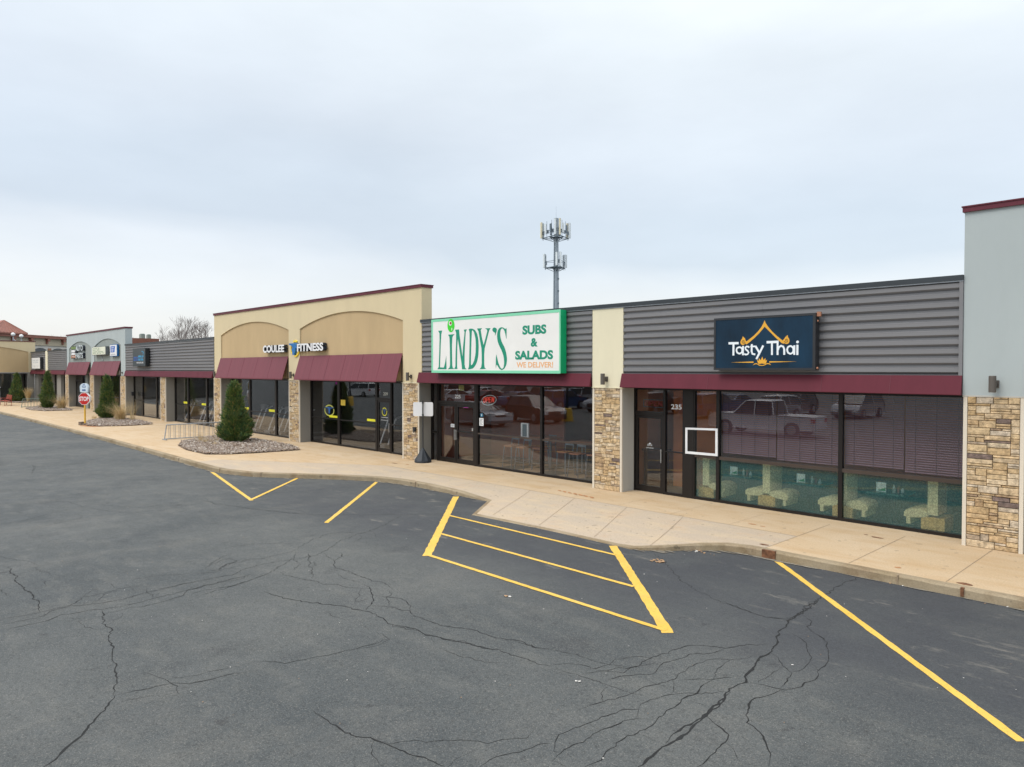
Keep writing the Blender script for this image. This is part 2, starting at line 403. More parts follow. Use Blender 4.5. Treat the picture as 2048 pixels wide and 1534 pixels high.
def shape(mb, loops, y, depth=0.01, m=0):
    cu = bpy.data.curves.new('s', 'CURVE'); cu.dimensions = '2D'; cu.fill_mode = 'BOTH'; cu.extrude = 0.5
    for lp in loops:
        sp = cu.splines.new('POLY'); sp.points.add(len(lp) - 1)
        for p, q in zip(sp.points, lp): p.co = (q[0], q[1], 0, 1)
        sp.use_cyclic_u = True
    vs, fs = _eval(cu)
    return mb.add([(v[0], y + (0.5 - v[2]) * depth, v[1]) for v in vs], fs, m)
def smooth_loop(l, it=1):
    for _ in range(it):
        o = []
        n = len(l)
        for i in range(n):
            a, b = l[i], l[(i + 1) % n]
            o.append((a[0]*.8 + b[0]*.2, a[1]*.8 + b[1]*.2)); o.append((a[0]*.2 + b[0]*.8, a[1]*.2 + b[1]*.8))
        l = o
    return l
def ribbon(pts, w, closed=False):
    n = len(pts); L = []; Rr = []
    for i in range(n):
        p = Vector(pts[i])
        if closed: a = Vector(pts[(i - 1) % n]); b = Vector(pts[(i + 1) % n])
        else: a = Vector(pts[max(i - 1, 0)]); b = Vector(pts[min(i + 1, n - 1)])
        d = (b - a).normalized(); nn = Vector((-d.y, d.x)) * (w / 2)
        L.append(tuple(p + nn)); Rr.append(tuple(p - nn))
    return L, Rr
def ell(cx, cz, rx, rz, n=28, a0=0, a1=360):
    return [(cx + rx * math.cos(R(a0 + (a1 - a0) * i / n)), cz + rz * math.sin(R(a0 + (a1 - a0) * i / n))) for i in range(n if a1 - a0 >= 360 else n + 1)]

# ================================================================== ground
GZ = -0.15
mb = MB()
mb.add([(-900, -700, GZ), (700, -700, GZ), (700, 900, GZ), (-900, 900, GZ)], [(0, 1, 2, 3)])
ground = mb.build('parking_lot', ASPH, kind='structure')

F = [(-90.5,-5.9,0),(-69.1,-5.86,0),(-60,-5.83,0),(-39.85,-5.9,0),(-30.7,-6.04,0),(-26.9,-6.14,0),(-25.15,-6.17,0),(-24.2,-6.1,0),
     (-22.96,-5.74,0),(-22.3,-5.36,0),(-21.3,-4.64,0),(-20.1,-3.8,0),(-19.1,-3.26,0),(-18.2,-3.06,0),(-16.89,-3.0,-0.005),(-15.4,-3.04,-0.03),
     (-14.23,-3.05,-0.13),(-13.18,-4.50,-0.143),(-10.78,-4.38,-0.143),(-8.93,-4.40,-0.14),(-8.51,-4.42,-0.11),(-8.2,-4.25,-0.075),(-7.93,-4.02,-0.05),
     (-7.55,-3.55,-0.025),(-7.14,-3.2,-0.01),(-6.69,-3.1,0),(-6.0,-3.1,0),(14,-3.12,0)]
def fyz(x):
    for a, b in zip(F, F[1:]):
        if a[0] <= x <= b[0]:
            t = (x - a[0]) / (b[0] - a[0]); return a[1] + (b[1] - a[1]) * t, a[2] + (b[2] - a[2]) * t
    return F[-1][1:]
def seam(x):
    if x <= -26.9 or x >= -6.42: return None
    if x < -21.2: return -5.15 + (x + 26.9) / 5.7 * 3.55
    return -1.60
xsn = sorted(set([round(-90.5 + 0.5 * i, 3) for i in range(int(61 / .5))] + [round(-29.5 + 0.2 * i, 3) for i in range(218)] + [f[0] for f in F] + [-26.9, -21.2, -6.42]))
xsn = [x for x in xsn if x <= 14]
tan_, gry, crb, jn = MB(), MB(), MB(), MB()
CW = 0.16
def jit(x, s=0.012, k=3.1): return noise.noise(Vector((x * k, s * 100, 0))) * s
for xa, xb in zip(xsn, xsn[1:]):
    xm = (xa + xb) / 2
    (ya, za), (yb, zb) = fyz(xa), fyz(xb)
    sm = seam(xm)
    ja, jb = jit(xa), jit(xb)
    ia, ib = ya + CW, yb + CW          # inner edge of the kerb strip
    if sm is None:
        tan_.add([(xa, ia, za), (xb, ib, zb), (xb, .72, 0), (xa, .72, 0)], [(0, 1, 2, 3)])
    else:
        sa, sb = seam(xa) or (-5.15 if xa < -20 else -1.6), seam(xb) or (-5.15 if xb < -20 else -1.6)
        sa = max(sa, ia + 0.02); sb = max(sb, ib + 0.02)
        tan_.add([(xa, sa, 0), (xb, sb, 0), (xb, .72, 0), (xa, .72, 0)], [(0, 1, 2, 3)])
        gry.add([(xa, ia, za), (xb, ib, zb), (xb, sb, 0), (xa, sa, 0)], [(0, 1, 2, 3)])
    # kerb: top strip, slightly rounded nose, face
    ta, tb = (1.0, 1.0)
    n1a, n1b = jit(xa + 40, 0.03, 3.3), jit(xb + 40, 0.03, 3.3)
    P = []
    for x, y, z, nn in ((xa, ya, za, n1a), (xb, yb, zb, n1b)):
        h = z - GZ
        P += [(x, y + CW, z), (x, y + 0.03 + nn, z - 0.001), (x, y + nn * .6, z - min(0.03, h * .3) + nn * .3), (x, y - 0.012 + nn, GZ - 0.01)]
    crb.add(P, [(0, 1, 5, 4), (1, 2, 6, 5), (2, 3, 7, 6)])
sidewalk = tan_.build('sidewalk', TAN, kind='structure')
ramp_ = gry.build('concrete_ramp', GREYC, kind='structure')
curb = crb.build('kerb', CURB, kind='structure', smooth=False)
# tooled joints in the walk
def joint(x0, y0, x1, y1, wd=0.014, z=0.004):
    wd *= .75
    d = Vector((x1 - x0, y1 - y0)); n = max(1, int(d.length / .4)); nn = Vector((-d.y, d.x)).normalized() * wd / 2
    for i in range(n):
        a = Vector((x0, y0)) + d * (i / n); b = Vector((x0, y0)) + d * ((i + 1) / n)
        def zz(p):
            fy, fz = fyz(p.x); s = seam(p.x)
            if s is None or p.y > s or fz > -0.02: return z
            return z + fz * min(1, max(0, (s - p.y) / (s - fy)))
        jn.add([(a.x-nn.x, a.y-nn.y, zz(a)), (a.x+nn.x, a.y+nn.y, zz(a)), (b.x+nn.x, b.y+nn.y, zz(b)), (b.x-nn.x, b.y-nn.y, zz(b))], [(0, 3, 2, 1)])
for x in (-3.39, -4.90, -1.88, -0.37, 1.14, 2.65): joint(x, 0.0, x, -2.93)
joint(-6.42, 0.0, -6.42, -2.95)
for i in range(16):
    x = -7.95 - 1.53 * i
    joint(x, -0.02, x, -1.58, 0.008)
joint(-26.9, -5.12, -21.2, -1.6, 0.012); joint(-21.2, -1.6, -6.42, -1.6, 0.014)
for x0, x1 in ((-14.05, -12.75), (-12.4, -11.2), (-10.7, -9.6), (-9.1, -8.2)): joint(x0, -1.6, x1, -4.2, 0.012)
for x in (-16.2, -18.0, -19.8): joint(x, -1.6, x + .1, fyz(x)[0] + .18, 0.01)
for i in range(9): joint(-29 - 7 * i, 0, -29 - 7 * i, -5.7, 0.014)
JNT = M('joint_brown', (0.31, 0.235, 0.16), 0.95)  # brown of the tooled joint strips in walk and kerb
jn.build('joint', JNT, parent=sidewalk)
# kerb joints and rust stains
kj = MB()
for x in (-4.05, -1.2, -6.2, -9.9, -17.5, -22.6, -24.5, -28.5, -33, -38):
    y, z = fyz(x); kj.box(x - .008, x + .008, y - 0.022, y + 0.15, GZ, z + 0.003)
kj.build('kerb_joint', JNT, parent=curb)
RUST = M('rust_stain', (0.17, 0.075, 0.035), 0.9, 0, 0.5, 14)
RUSTL = M('light_rust_stain', (0.42, 0.20, 0.085), 0.9, 0, 0.4, 9)
rs = MB()
def blot(x, y, rx, ry, z=0.0045, n=12, m=0, ang=0.0):
    l = []
    for i in range(n):
        t = 2 * math.pi * i / n; k = 0.65 + 0.55 * random.random()
        u, v = rx * k * math.cos(t), ry * k * math.sin(t)
        l.append((x + u * math.cos(ang) - v * math.sin(ang), y + u * math.sin(ang) + v * math.cos(ang), z))
    rs.add(l, [tuple(range(n))], m)
blot(-6.55, -2.75, .12, .06); blot(-5.25, -0.55, .12, .05); blot(-5.5, -0.45, .05, .03); blot(-3.15, -2.85, .11, .07)
blot(-1.75, -2.85, .1, .05); blot(-7.6, -1.2, .09, .04, m=1); blot(-7.35, -1.25, .06, .03, m=1); blot(-4.2, -2.6, .06, .04, m=1)
blot(-21.5, -1.05, .16, .05); blot(-20.9, -0.9, .1, .04, m=1)
for i in range(7): blot(-13.45 + i * .22, -1.05 - .03 * i, .15, .045, m=1, ang=-.5, z=.0045 + i * .0004)
for i in range(5): blot(-48.9 + random.uniform(-1.0, 1.3), -4.6 + random.uniform(-.3, .3), .8, .25, z=.003 + i * .0006, m=1, ang=.1)
rs.build('rust_stain', [RUST, RUSTL], parent=sidewalk)
ks = MB()
for x, wd in ((-6.28, .13), (-3.12, .022)):
    y, z = fyz(x); ks.box(x - wd, x + wd, y - 0.027, y + 0.035, GZ + (.0 if wd > .1 else .02), z + 0.004)
ks.build('kerb_rust_stain', RUST, parent=curb)

# ------------------------------------------------------------------ painted bay lines
def mk_yellow():
    m, nt, b = new_mat('yellow_paint')
    c = mixc(nt, noiz(nt, pos(nt), 1.4, 4, 0.6, 0.3, 0.7), (0.70, 0.43, 0.055), (0.76, 0.50, 0.10))
    c = mixc(nt, noiz(nt, pos(nt), 30.0, 5, 0.78, 0.57, 0.66, 0, 0.7), c, (0.13, 0.105, 0.05))
    c = mixc(nt, noiz(nt, pos(nt), 3.0, 4, 0.7, 0.5, 0.8, 0, 0.5), c, (0.52, 0.36, 0.11))
    nt.links.new(c, b.inputs['Base Color']); b.inputs['Roughness'].default_value = 0.7
    bump(nt, b, noiz(nt, pos(nt), 90.0, 4, 0.75, 0.2, 0.8), 0.4, 0.005)
    return m
YEL = mk_yellow()
def line(p, q, wd, z):
    mb = MB(); p = Vector(p); q = Vector(q); d = q - p; n = max(2, int(d.length / .12)); nn = Vector((-d.y, d.x)).normalized() * wd / 2
    vs = []
    for i in range(n + 1):
        c = p + d * i / n; k1 = 1 + random.uniform(-.12, .10); k2 = 1 + random.uniform(-.12, .10)
        vs += [(c.x + nn.x * k1, c.y + nn.y * k1, z), (c.x - nn.x * k2, c.y - nn.y * k2, z)]
    mb.add(vs, [(2*i, 2*i+1, 2*i+3, 2*i+2) for i in range(n)])
    return mb.build('bay_line', YEL, kind='structure')
Z1, Z2 = GZ + .004, GZ + .008
line((-25.0,-6.22),(-18.75,-7.55),.105,Z1); line((-18.87,-7.5),(-21.7,-4.62),.105,Z2)
line((-19.14,-3.32),(-14.82,-7.52),.105,Z1)
line((-15.38,-3.2),(-10.86,-7.62),.165,Z1); line((-8.9,-4.45),(-5.43,-7.68),.16,Z1)
line((-13.50,-4.96),(-8.42,-4.98),.085,Z2); line((-12.12,-6.29),(-6.98,-6.35),.085,Z2); line((-10.92,-7.56),(-5.5,-7.63),.09,Z2)
line((-6.08,-3.18),(-1.50,-7.63),.105,Z1); line((-1.5,-3.2),(3.1,-7.6),.115,Z1)

# ------------------------------------------------------------------ cracks in the asphalt
CRACKS = [([[-11.712,-12.91],[-11.29,-13.028],[-10.965,-13.053],[-10.599,-13.091],[-10.211,-13.187],[-9.885,-13.247],[-9.694,-13.302],[-9.353,-13.368],[-9.028,-13.425],[-8.812,-13.517],[-8.548,-13.593]],0.028),([[-8.548,-13.593],[-8.25,-13.749],[-8.107,-13.881],[-7.903,-14.017],[-7.835,-14.063],[-7.726,-14.176],[-7.608,-14.27],[-7.513,-14.345],[-7.472,-14.402],[-7.442,-14.451]],0.04),([[-7.485,-14.4],[-7.417,-14.394]],0.02),([[-8.565,-13.586],[-8.487,-13.331],[-8.438,-13.065],[-8.441,-13.026],[-8.295,-12.885],[-8.23,-12.657],[-8.217,-12.467],[-8.144,-12.251]],0.02),([[-8.393,-12.142],[-8.197,-11.918],[-8.058,-11.854],[-8.029,-11.698],[-7.957,-11.463],[-7.911,-11.184],[-7.869,-10.935],[-7.852,-10.525]],0.018),([[-8.984,-13.184],[-8.755,-13.101],[-8.614,-13.046],[-8.452,-13.038],[-8.321,-13.006],[-8.087,-13.063]],0.018),([[-8.634,-12.985],[-8.458,-12.747],[-8.452,-12.572],[-8.396,-12.428],[-8.361,-12.156]],0.01),([[-8.087,-13.063],[-8.037,-12.961]],0.008),([[-8.333,-13.593],[-8.312,-13.467],[-8.25,-13.258]],0.01),([[-15.462,-13.483],[-14.728,-13.504],[-14.374,-13.55],[-13.873,-13.535],[-13.501,-13.521],[-13.145,-13.508],[-12.735,-13.517],[-12.401,-13.584],[-12.259,-13.595]],0.028),([[-16.49,-13.459],[-16.0,-13.313],[-15.643,-13.153],[-15.253,-13.09]],0.014),([[-15.123,-13.221],[-14.584,-13.044],[-14.362,-13.061]],0.014),([[-14.157,-13.207],[-13.794,-13.231],[-13.626,-13.277]],0.012),([[-15.657,-13.58],[-15.458,-13.479]],0.014),([[-14.314,-13.774],[-13.841,-13.823],[-13.577,-13.807],[-13.389,-13.762]],0.012),([[-12.271,-14.069],[-12.259,-13.595],[-12.259,-13.481],[-12.296,-13.338],[-12.297,-13.201],[-12.612,-12.951],[-12.553,-12.789],[-12.69,-12.43],[-12.601,-12.096]],0.02),([[-12.013,-14.106],[-12.009,-13.861],[-12.047,-13.582],[-12.18,-13.487],[-12.26,-13.209],[-12.179,-13.031],[-12.075,-12.829],[-12.057,-12.52],[-12.138,-12.254],[-12.216,-11.804],[-12.215,-11.121]],0.02),([[-11.73,-14.068],[-11.739,-13.741],[-11.767,-13.584],[-11.926,-13.396],[-11.83,-13.13],[-11.765,-12.812],[-11.713,-12.711],[-11.719,-12.457],[-11.761,-12.162],[-11.827,-11.825],[-11.886,-11.294],[-11.988,-10.581]],0.02),([[-11.521,-12.93],[-11.518,-12.707],[-11.567,-12.559],[-11.472,-12.45],[-11.502,-12.183],[-11.538,-12.028],[-11.617,-11.791],[-11.824,-11.664],[-11.82,-11.5],[-11.932,-11.23]],0.018),([[-11.617,-11.791],[-11.618,-11.396],[-11.584,-11.09],[-11.654,-10.71]],0.016),([[-12.612,-12.951],[-12.756,-12.898],[-12.928,-12.657]],0.014),([[-12.098,-12.994],[-12.329,-12.804],[-12.555,-12.689],[-12.584,-12.458]],0.016),([[-13.181,-12.5],[-12.681,-12.453]],0.012),([[-12.621,-12.282],[-12.38,-12.298]],0.012),([[-12.406,-12.111],[-12.2,-12.163],[-11.79,-12.143]],0.016),([[-13.046,-12.14],[-13.05,-11.873],[-12.99,-11.664],[-12.784,-11.29]],0.01),([[-12.318,-12.074],[-12.176,-11.817],[-12.256,-11.568],[-12.183,-11.32]],0.01),([[-12.611,-10.857],[-12.729,-10.786],[-12.927,-10.592],[-12.911,-10.158]],0.018),([[-12.912,-10.977],[-13.122,-10.796],[-13.264,-10.455],[-13.277,-10.397],[-13.01,-10.375]],0.012),([[-12.767,-11.272],[-12.556,-10.989],[-12.65,-10.704],[-12.676,-10.261]],0.01),([[-11.535,-13.242],[-11.303,-13.285],[-11.107,-13.278],[-10.817,-13.107]],0.012),([[-10.969,-13.016],[-11.202,-12.811],[-11.384,-12.743]],0.014),([[-11.77,-13.445],[-11.542,-13.249],[-11.435,-13.096]],0.008),([[-11.429,-11.613],[-11.448,-11.447],[-11.615,-10.764],[-11.925,-10.136],[-12.27,-9.774],[-12.494,-9.493]],0.02),([[-12.679,-11.152],[-12.666,-10.832],[-13.002,-10.37],[-12.849,-9.864],[-12.964,-9.29],[-13.066,-9.167]],0.014),([[-12.266,-11.304],[-12.176,-10.85],[-12.395,-10.393],[-12.477,-9.906],[-12.403,-9.573],[-12.443,-8.989],[-12.774,-8.467],[-13.014,-8.309],[-13.348,-7.559],[-13.379,-7.239],[-13.853,-6.475],[-14.342,-5.725]],0.02),([[-11.88,-11.447],[-11.869,-10.889],[-12.001,-10.444]],0.012),([[-12.67,-10.836],[-12.809,-10.745],[-13.002,-10.37],[-13.289,-10.411]],0.014),([[-12.943,-10.965],[-13.201,-10.745],[-13.626,-10.224]],0.01),([[-13.066,-9.167],[-13.523,-8.63],[-13.76,-8.105],[-13.746,-7.741],[-13.351,-7.515]],0.01),([[-14.155,-10.109],[-14.001,-9.547],[-13.564,-8.988],[-13.486,-8.802]],0.008),([[-13.323,-7.532],[-12.932,-7.796],[-12.746,-8.132]],0.012),([[-13.379,-7.239],[-13.099,-7.298],[-12.832,-7.472]],0.012),([[-12.717,-7.787],[-12.468,-7.945]],0.014),([[-19.839,-8.51],[-19.268,-8.453],[-18.779,-8.464],[-17.606,-8.064],[-16.484,-7.606],[-16.145,-7.373],[-15.792,-7.242],[-14.873,-6.281],[-14.39,-5.717],[-13.95,-5.167],[-13.492,-4.295]],0.014),([[-17.401,-7.752],[-17.008,-7.438],[-16.596,-7.23],[-16.145,-7.373]],0.01),([[-14.342,-5.725],[-14.123,-5.349]],0.01),([[-11.874,-10.129],[-11.465,-10.108],[-11.118,-10.035],[-10.54,-9.848],[-10.006,-9.595],[-9.855,-9.594]],0.018),([[-12.673,-9.136],[-12.361,-9.265],[-11.78,-9.59],[-11.626,-9.589],[-11.37,-9.71],[-11.064,-9.906]],0.022),([[-12.821,-9.291],[-12.381,-9.55],[-12.055,-9.632],[-11.665,-9.864]],0.014),([[-12.227,-8.671],[-11.919,-8.804],[-11.747,-9.058],[-11.337,-9.287],[-11.14,-9.238],[-10.654,-9.26],[-10.34,-9.221],[-9.956,-9.17],[-9.78,-9.188],[-9.542,-9.267]],0.022),([[-12.456,-8.909],[-12.082,-8.974],[-11.705,-9.1]],0.014),([[-11.998,-9.321],[-11.594,-9.556]],0.014),([[-11.308,-9.645],[-11.13,-9.413]],0.01),([[-11.102,-9.43],[-10.663,-9.488],[-10.23,-9.456]],0.008),([[-10.15,-9.44],[-9.904,-9.515],[-9.553,-9.654],[-9.293,-9.859],[-9.047,-10.105]],0.03),([[-9.99,-9.605],[-9.798,-9.787],[-9.464,-10.037],[-9.432,-9.769]],0.018),([[-9.58,-9.307],[-9.336,-9.489],[-9.338,-9.551],[-9.129,-9.629],[-8.981,-9.76]],0.018),([[-9.568,-9.645],[-9.428,-9.585],[-9.09,-9.436],[-8.741,-9.51],[-8.542,-9.684]],0.02),([[-10.932,-10.782],[-10.632,-10.781],[-10.16,-10.647],[-9.761,-10.462],[-9.39,-10.243],[-8.974,-10.136],[-8.707,-10.12],[-8.344,-10.189],[-8.019,-10.088],[-7.573,-10.033],[-7.307,-9.955],[-7.037,-9.86],[-6.626,-9.756]],0.026),([[-9.158,-9.945],[-8.881,-9.767],[-8.371,-9.717],[-8.046,-9.732],[-7.796,-9.714],[-7.556,-9.606],[-7.321,-9.499],[-6.967,-9.445],[-6.635,-9.356],[-6.155,-9.225]],0.024),([[-8.501,-10.449],[-8.301,-10.522]],0.014),([[-8.183,-10.49],[-7.825,-10.513],[-7.786,-10.683],[-7.83,-10.973]],0.012),([[-9.389,-10.57],[-8.894,-10.538]],0.012),([[-10.122,-10.666],[-9.849,-10.778]],0.008),([[-8.263,-10.176],[-7.535,-10.046],[-6.992,-9.845],[-6.554,-9.735],[-6.176,-9.669],[-5.792,-9.611]],0.024),([[-6.671,-9.366],[-6.318,-9.317],[-6.136,-9.244]],0.022),([[-7.535,-10.046],[-7.313,-10.18]],0.012),([[-7.171,-10.207],[-6.847,-10.207],[-6.429,-10.092],[-6.242,-9.927]],0.01),([[-6.73,-12.202],[-6.568,-12.191],[-6.375,-12.208],[-6.29,-12.183],[-6.103,-12.195],[-6.074,-12.164],[-6.032,-12.181],[-5.788,-12.065],[-5.706,-12.037],[-5.542,-12.0],[-5.373,-11.97],[-5.106,-11.888],[-4.965,-11.865]],0.026),([[-5.793,-12.07],[-5.762,-12.115],[-5.611,-12.219],[-5.494,-12.24],[-5.345,-12.261]],0.016),([[-5.748,-12.042],[-5.428,-11.728],[-5.255,-11.509],[-5.09,-11.356],[-4.998,-11.326],[-4.965,-11.167],[-4.809,-10.985],[-4.858,-10.855]],0.01),([[-4.748,-11.638],[-4.766,-11.498],[-4.737,-11.343],[-4.68,-11.211],[-4.657,-11.001],[-4.591,-10.893]],0.018),([[-4.956,-11.855],[-4.997,-11.686],[-4.99,-11.534]],0.008),([[-4.637,-4.855],[-4.538,-5.61],[-4.553,-5.978],[-4.825,-6.158],[-5.169,-6.086],[-5.681,-5.945]],0.016),([[-8.015,-4.282],[-7.55,-4.679],[-7.138,-5.057],[-6.449,-5.598],[-6.063,-5.841],[-5.52,-6.015],[-4.982,-6.13],[-4.812,-6.145],[-4.563,-6.01]],0.016),([[-4.703,-3.166],[-4.685,-3.839],[-4.624,-4.568],[-4.59,-5.184],[-4.535,-5.664],[-4.563,-6.01]],0.024),([[-4.645,-4.863],[-4.547,-5.664],[-4.514,-6.108],[-4.426,-6.384],[-4.372,-6.753],[-4.237,-7.05],[-4.171,-7.323],[-4.173,-7.587],[-4.105,-7.829],[-4.056,-8.133],[-3.971,-8.326],[-3.969,-8.67],[-3.89,-9.01],[-3.86,-9.35],[-3.829,-9.621],[-3.806,-9.865],[-3.804,-10.116],[-3.791,-10.325],[-3.772,-10.622]],0.042),([[-3.96,-8.687],[-3.92,-8.896],[-3.902,-9.165],[-3.867,-9.423],[-3.889,-9.684],[-3.873,-9.914],[-3.829,-10.104]],0.03),([[-6.138,-9.241],[-6.045,-9.179],[-5.746,-9.132],[-5.47,-9.099],[-5.294,-9.039],[-5.11,-8.938]],0.012),([[-5.817,-9.585],[-5.687,-9.388],[-5.537,-9.293],[-5.373,-9.273],[-5.344,-9.061],[-5.381,-8.899],[-5.249,-8.633],[-5.006,-8.456]],0.016),([[-5.719,-9.587],[-5.435,-9.544],[-5.18,-9.532],[-4.891,-9.501],[-4.68,-9.488],[-4.56,-9.439]],0.014),([[-5.334,-9.292],[-5.105,-8.945],[-5.093,-8.547],[-5.061,-8.151],[-5.012,-7.893],[-4.851,-7.704],[-4.619,-7.601],[-4.508,-7.283],[-4.299,-7.065]],0.02),([[-5.401,-9.479],[-5.312,-9.293],[-5.07,-9.133],[-5.098,-8.926],[-5.015,-8.717],[-4.876,-8.585]],0.012),([[-5.099,-9.448],[-4.997,-9.173],[-4.833,-8.915],[-4.893,-8.651],[-4.881,-8.422],[-4.839,-8.1],[-4.653,-7.827],[-4.619,-7.601]],0.016),([[-4.846,-10.15],[-4.81,-9.98],[-4.725,-9.662],[-4.684,-9.482],[-4.652,-9.145],[-4.566,-8.836],[-4.621,-8.694],[-4.625,-8.31],[-4.571,-8.035],[-4.399,-7.887],[-4.266,-7.555]],0.02),([[-4.578,-8.848],[-4.502,-8.934],[-4.38,-9.176]],0.014),([[-4.532,-8.829],[-4.381,-8.642],[-4.254,-8.539],[-4.18,-8.377],[-4.099,-8.224]],0.016),([[-4.254,-8.539],[-4.336,-8.368],[-4.381,-8.208],[-4.399,-7.887]],0.018),([[-5.41,-9.546],[-5.296,-9.653]],0.01),([[-4.749,-9.883],[-4.918,-9.737],[-4.97,-9.531]],0.014),([[-4.098,-10.961],[-4.067,-10.773],[-4.103,-10.686],[-4.164,-10.434],[-4.126,-10.138],[-4.13,-9.914],[-4.175,-9.722],[-4.177,-9.428],[-4.225,-9.215],[-4.192,-8.979],[-4.256,-8.785],[-4.254,-8.539]],0.022),([[-4.362,-11.099],[-4.406,-11.002],[-4.427,-10.765],[-4.409,-10.351],[-4.367,-10.054],[-4.292,-9.911],[-4.179,-9.793]],0.018),([[-4.406,-11.002],[-4.476,-10.966],[-4.578,-10.846],[-4.641,-10.715],[-4.627,-10.516],[-4.571,-10.268],[-4.544,-10.019],[-4.529,-9.842],[-4.408,-9.739],[-4.32,-9.873]],0.018),([[-4.408,-9.739],[-4.47,-9.616],[-4.465,-9.465],[-4.405,-9.278],[-4.257,-9.022],[-3.977,-8.704]],0.014),([[-4.152,-9.187],[-3.98,-9.152],[-3.892,-9.154]],0.008),([[-4.799,-9.107],[-4.496,-9.089]],0.008),([[-4.171,-7.323],[-4.044,-7.388],[-3.88,-7.594],[-3.72,-7.725],[-3.626,-8.074],[-3.609,-8.216]],0.018),([[-3.867,-7.641],[-3.858,-7.955],[-3.849,-8.253]],0.014),([[-3.981,-8.308],[-3.797,-8.253],[-3.567,-8.199],[-3.479,-8.028],[-3.448,-7.641],[-3.519,-7.456],[-3.522,-7.221],[-3.563,-7.015],[-3.695,-6.76],[-3.816,-6.467],[-4.053,-6.269],[-4.254,-6.084],[-4.286,-5.87],[-4.504,-5.664]],0.018),([[-4.297,-6.485],[-4.084,-6.602],[-3.882,-6.886],[-3.782,-7.05],[-3.686,-7.331],[-3.671,-7.526],[-3.724,-7.7]],0.018),([[-3.705,-7.288],[-3.607,-7.31],[-3.53,-7.409]],0.012),([[-3.567,-8.199],[-3.629,-8.417],[-3.697,-8.614],[-3.7,-8.691],[-3.59,-8.977],[-3.495,-9.187],[-3.377,-9.233],[-3.259,-9.314],[-3.107,-9.501],[-3.026,-9.635],[-2.967,-9.782]],0.024),([[-3.842,-9.353],[-3.657,-9.442],[-3.499,-9.524],[-3.437,-9.675],[-3.421,-9.902],[-3.425,-9.997],[-3.403,-10.134],[-3.41,-10.244]],0.022),([[-3.437,-9.675],[-3.334,-9.738],[-3.175,-9.895]],0.012),([[-4.126,-10.138],[-3.927,-10.129]],0.008),([[-4.583,-10.344],[-4.438,-10.361]],0.008),([[-4.389,-11.109],[-4.318,-11.088],[-4.216,-11.084]],0.016),([[-4.076,-7.738],[-3.896,-7.58]],0.008),([[-19.862,-12.972],[-19.944,-12.512],[-20.562,-11.783],[-20.894,-11.048]],0.014),([[-19.004,-13.096],[-18.984,-12.23],[-19.3,-11.462]],0.012),([[-19.713,-12.993],[-19.79,-12.718]],0.012),([[-22.546,-11.499],[-21.884,-11.149],[-20.698,-11.067]],0.012),([[-19.962,-11.362],[-19.151,-11.496]],0.012),([[-28.632,-10.865],[-30.197,-10.453],[-31.358,-10.318]],0.02),([[-24.117,-9.939],[-23.914,-9.097],[-24.719,-7.894],[-25.184,-6.216]],0.012),([[-19.921,-8.351],[-19.058,-8.433],[-17.842,-8.08],[-17.183,-7.828],[-16.007,-7.429],[-15.247,-6.634]],0.014),([[-21.481,-10.967],[-19.733,-10.057],[-19.826,-8.996]],0.01),([[-20.678,-11.045],[-19.409,-10.578],[-19.002,-9.73],[-19.314,-8.7]],0.01),([[-15.093,-13.661],[-15.182,-13.547],[-14.84,-13.499]],0.01)]
CRK = M('crack_fill', (0.012, 0.013, 0.013), 0.95, 0, 0.2)
mb = MB()
for k, (pl, wd) in enumerate(CRACKS):
    zc = GZ + 0.0015 + (k % 5) * 0.0004
    pts = [Vector(p) for p in pl]; fine = []
    for a, b in zip(pts, pts[1:]):
        L = (b - a).length; n = max(1, min(60, int(L / 0.055))); d = b - a
        nn = Vector((-d.y, d.x)).normalized() if L > 1e-6 else Vector((0, 0))
        for i in range(n):
            t = i / n; c = a + d * t
            off = (noise.noise(Vector((c.x * 3.1, c.y * 3.1, k))) * .07 + noise.noise(Vector((c.x * 13, c.y * 13, k))) * .06) * min(1, L * 2)
            fine.append(c + nn * (off if i else off * .5))
    fine.append(pts[-1])
    vs = []; n = len(fine)
    for i, c in enumerate(fine):
        a = fine[max(0, i - 1)]; b = fine[min(n - 1, i + 1)]; d = b - a
        nn = Vector((-d.y, d.x)).normalized() if d.length > 1e-6 else Vector((1, 0))
        taper = min(1, (i + 1) / 5, (n - i) / 5)
        hw = max(.0042, wd * (.33 if wd < .022 else .36)) * taper * (0.30 + 1.0 * abs(noise.noise(Vector((c.x * 7, c.y * 7, 9 + k)))) * 1.6 + random.random() * .2)
        vs += [(c.x + nn.x * hw, c.y + nn.y * hw, zc), (c.x - nn.x * hw, c.y - nn.y * hw, zc)]
    mb.add(vs, [(2*i, 2*i+1, 2*i+3, 2*i+2) for i in range(n - 1)])
mb.build('crack', CRK, parent=ground)
# sandy dirt gathered in the gutter
mb = MB(); DIRT = M('gutter_dirt', (0.20, 0.18, 0.145), .95, 0, .35, 9)
for i in range(150):
    x = random.uniform(-45, 2); y, z = fyz(x)
    if z < -.1: continue
    l = []; wd = random.uniform(.05, .38); hh = random.uniform(.015, .06)
    for k in range(9):
        t = 6.283 * k / 9; l.append((x + wd * math.cos(t) * random.uniform(.6, 1.1), fyz(x)[0] - .03 - hh + hh * math.sin(t) * random.uniform(.5, 1.1), GZ + .0105 + (i % 6) * .0004))
    mb.add(l, [tuple(range(9))])
mb.build('gutter_dirt', DIRT, parent=ground)
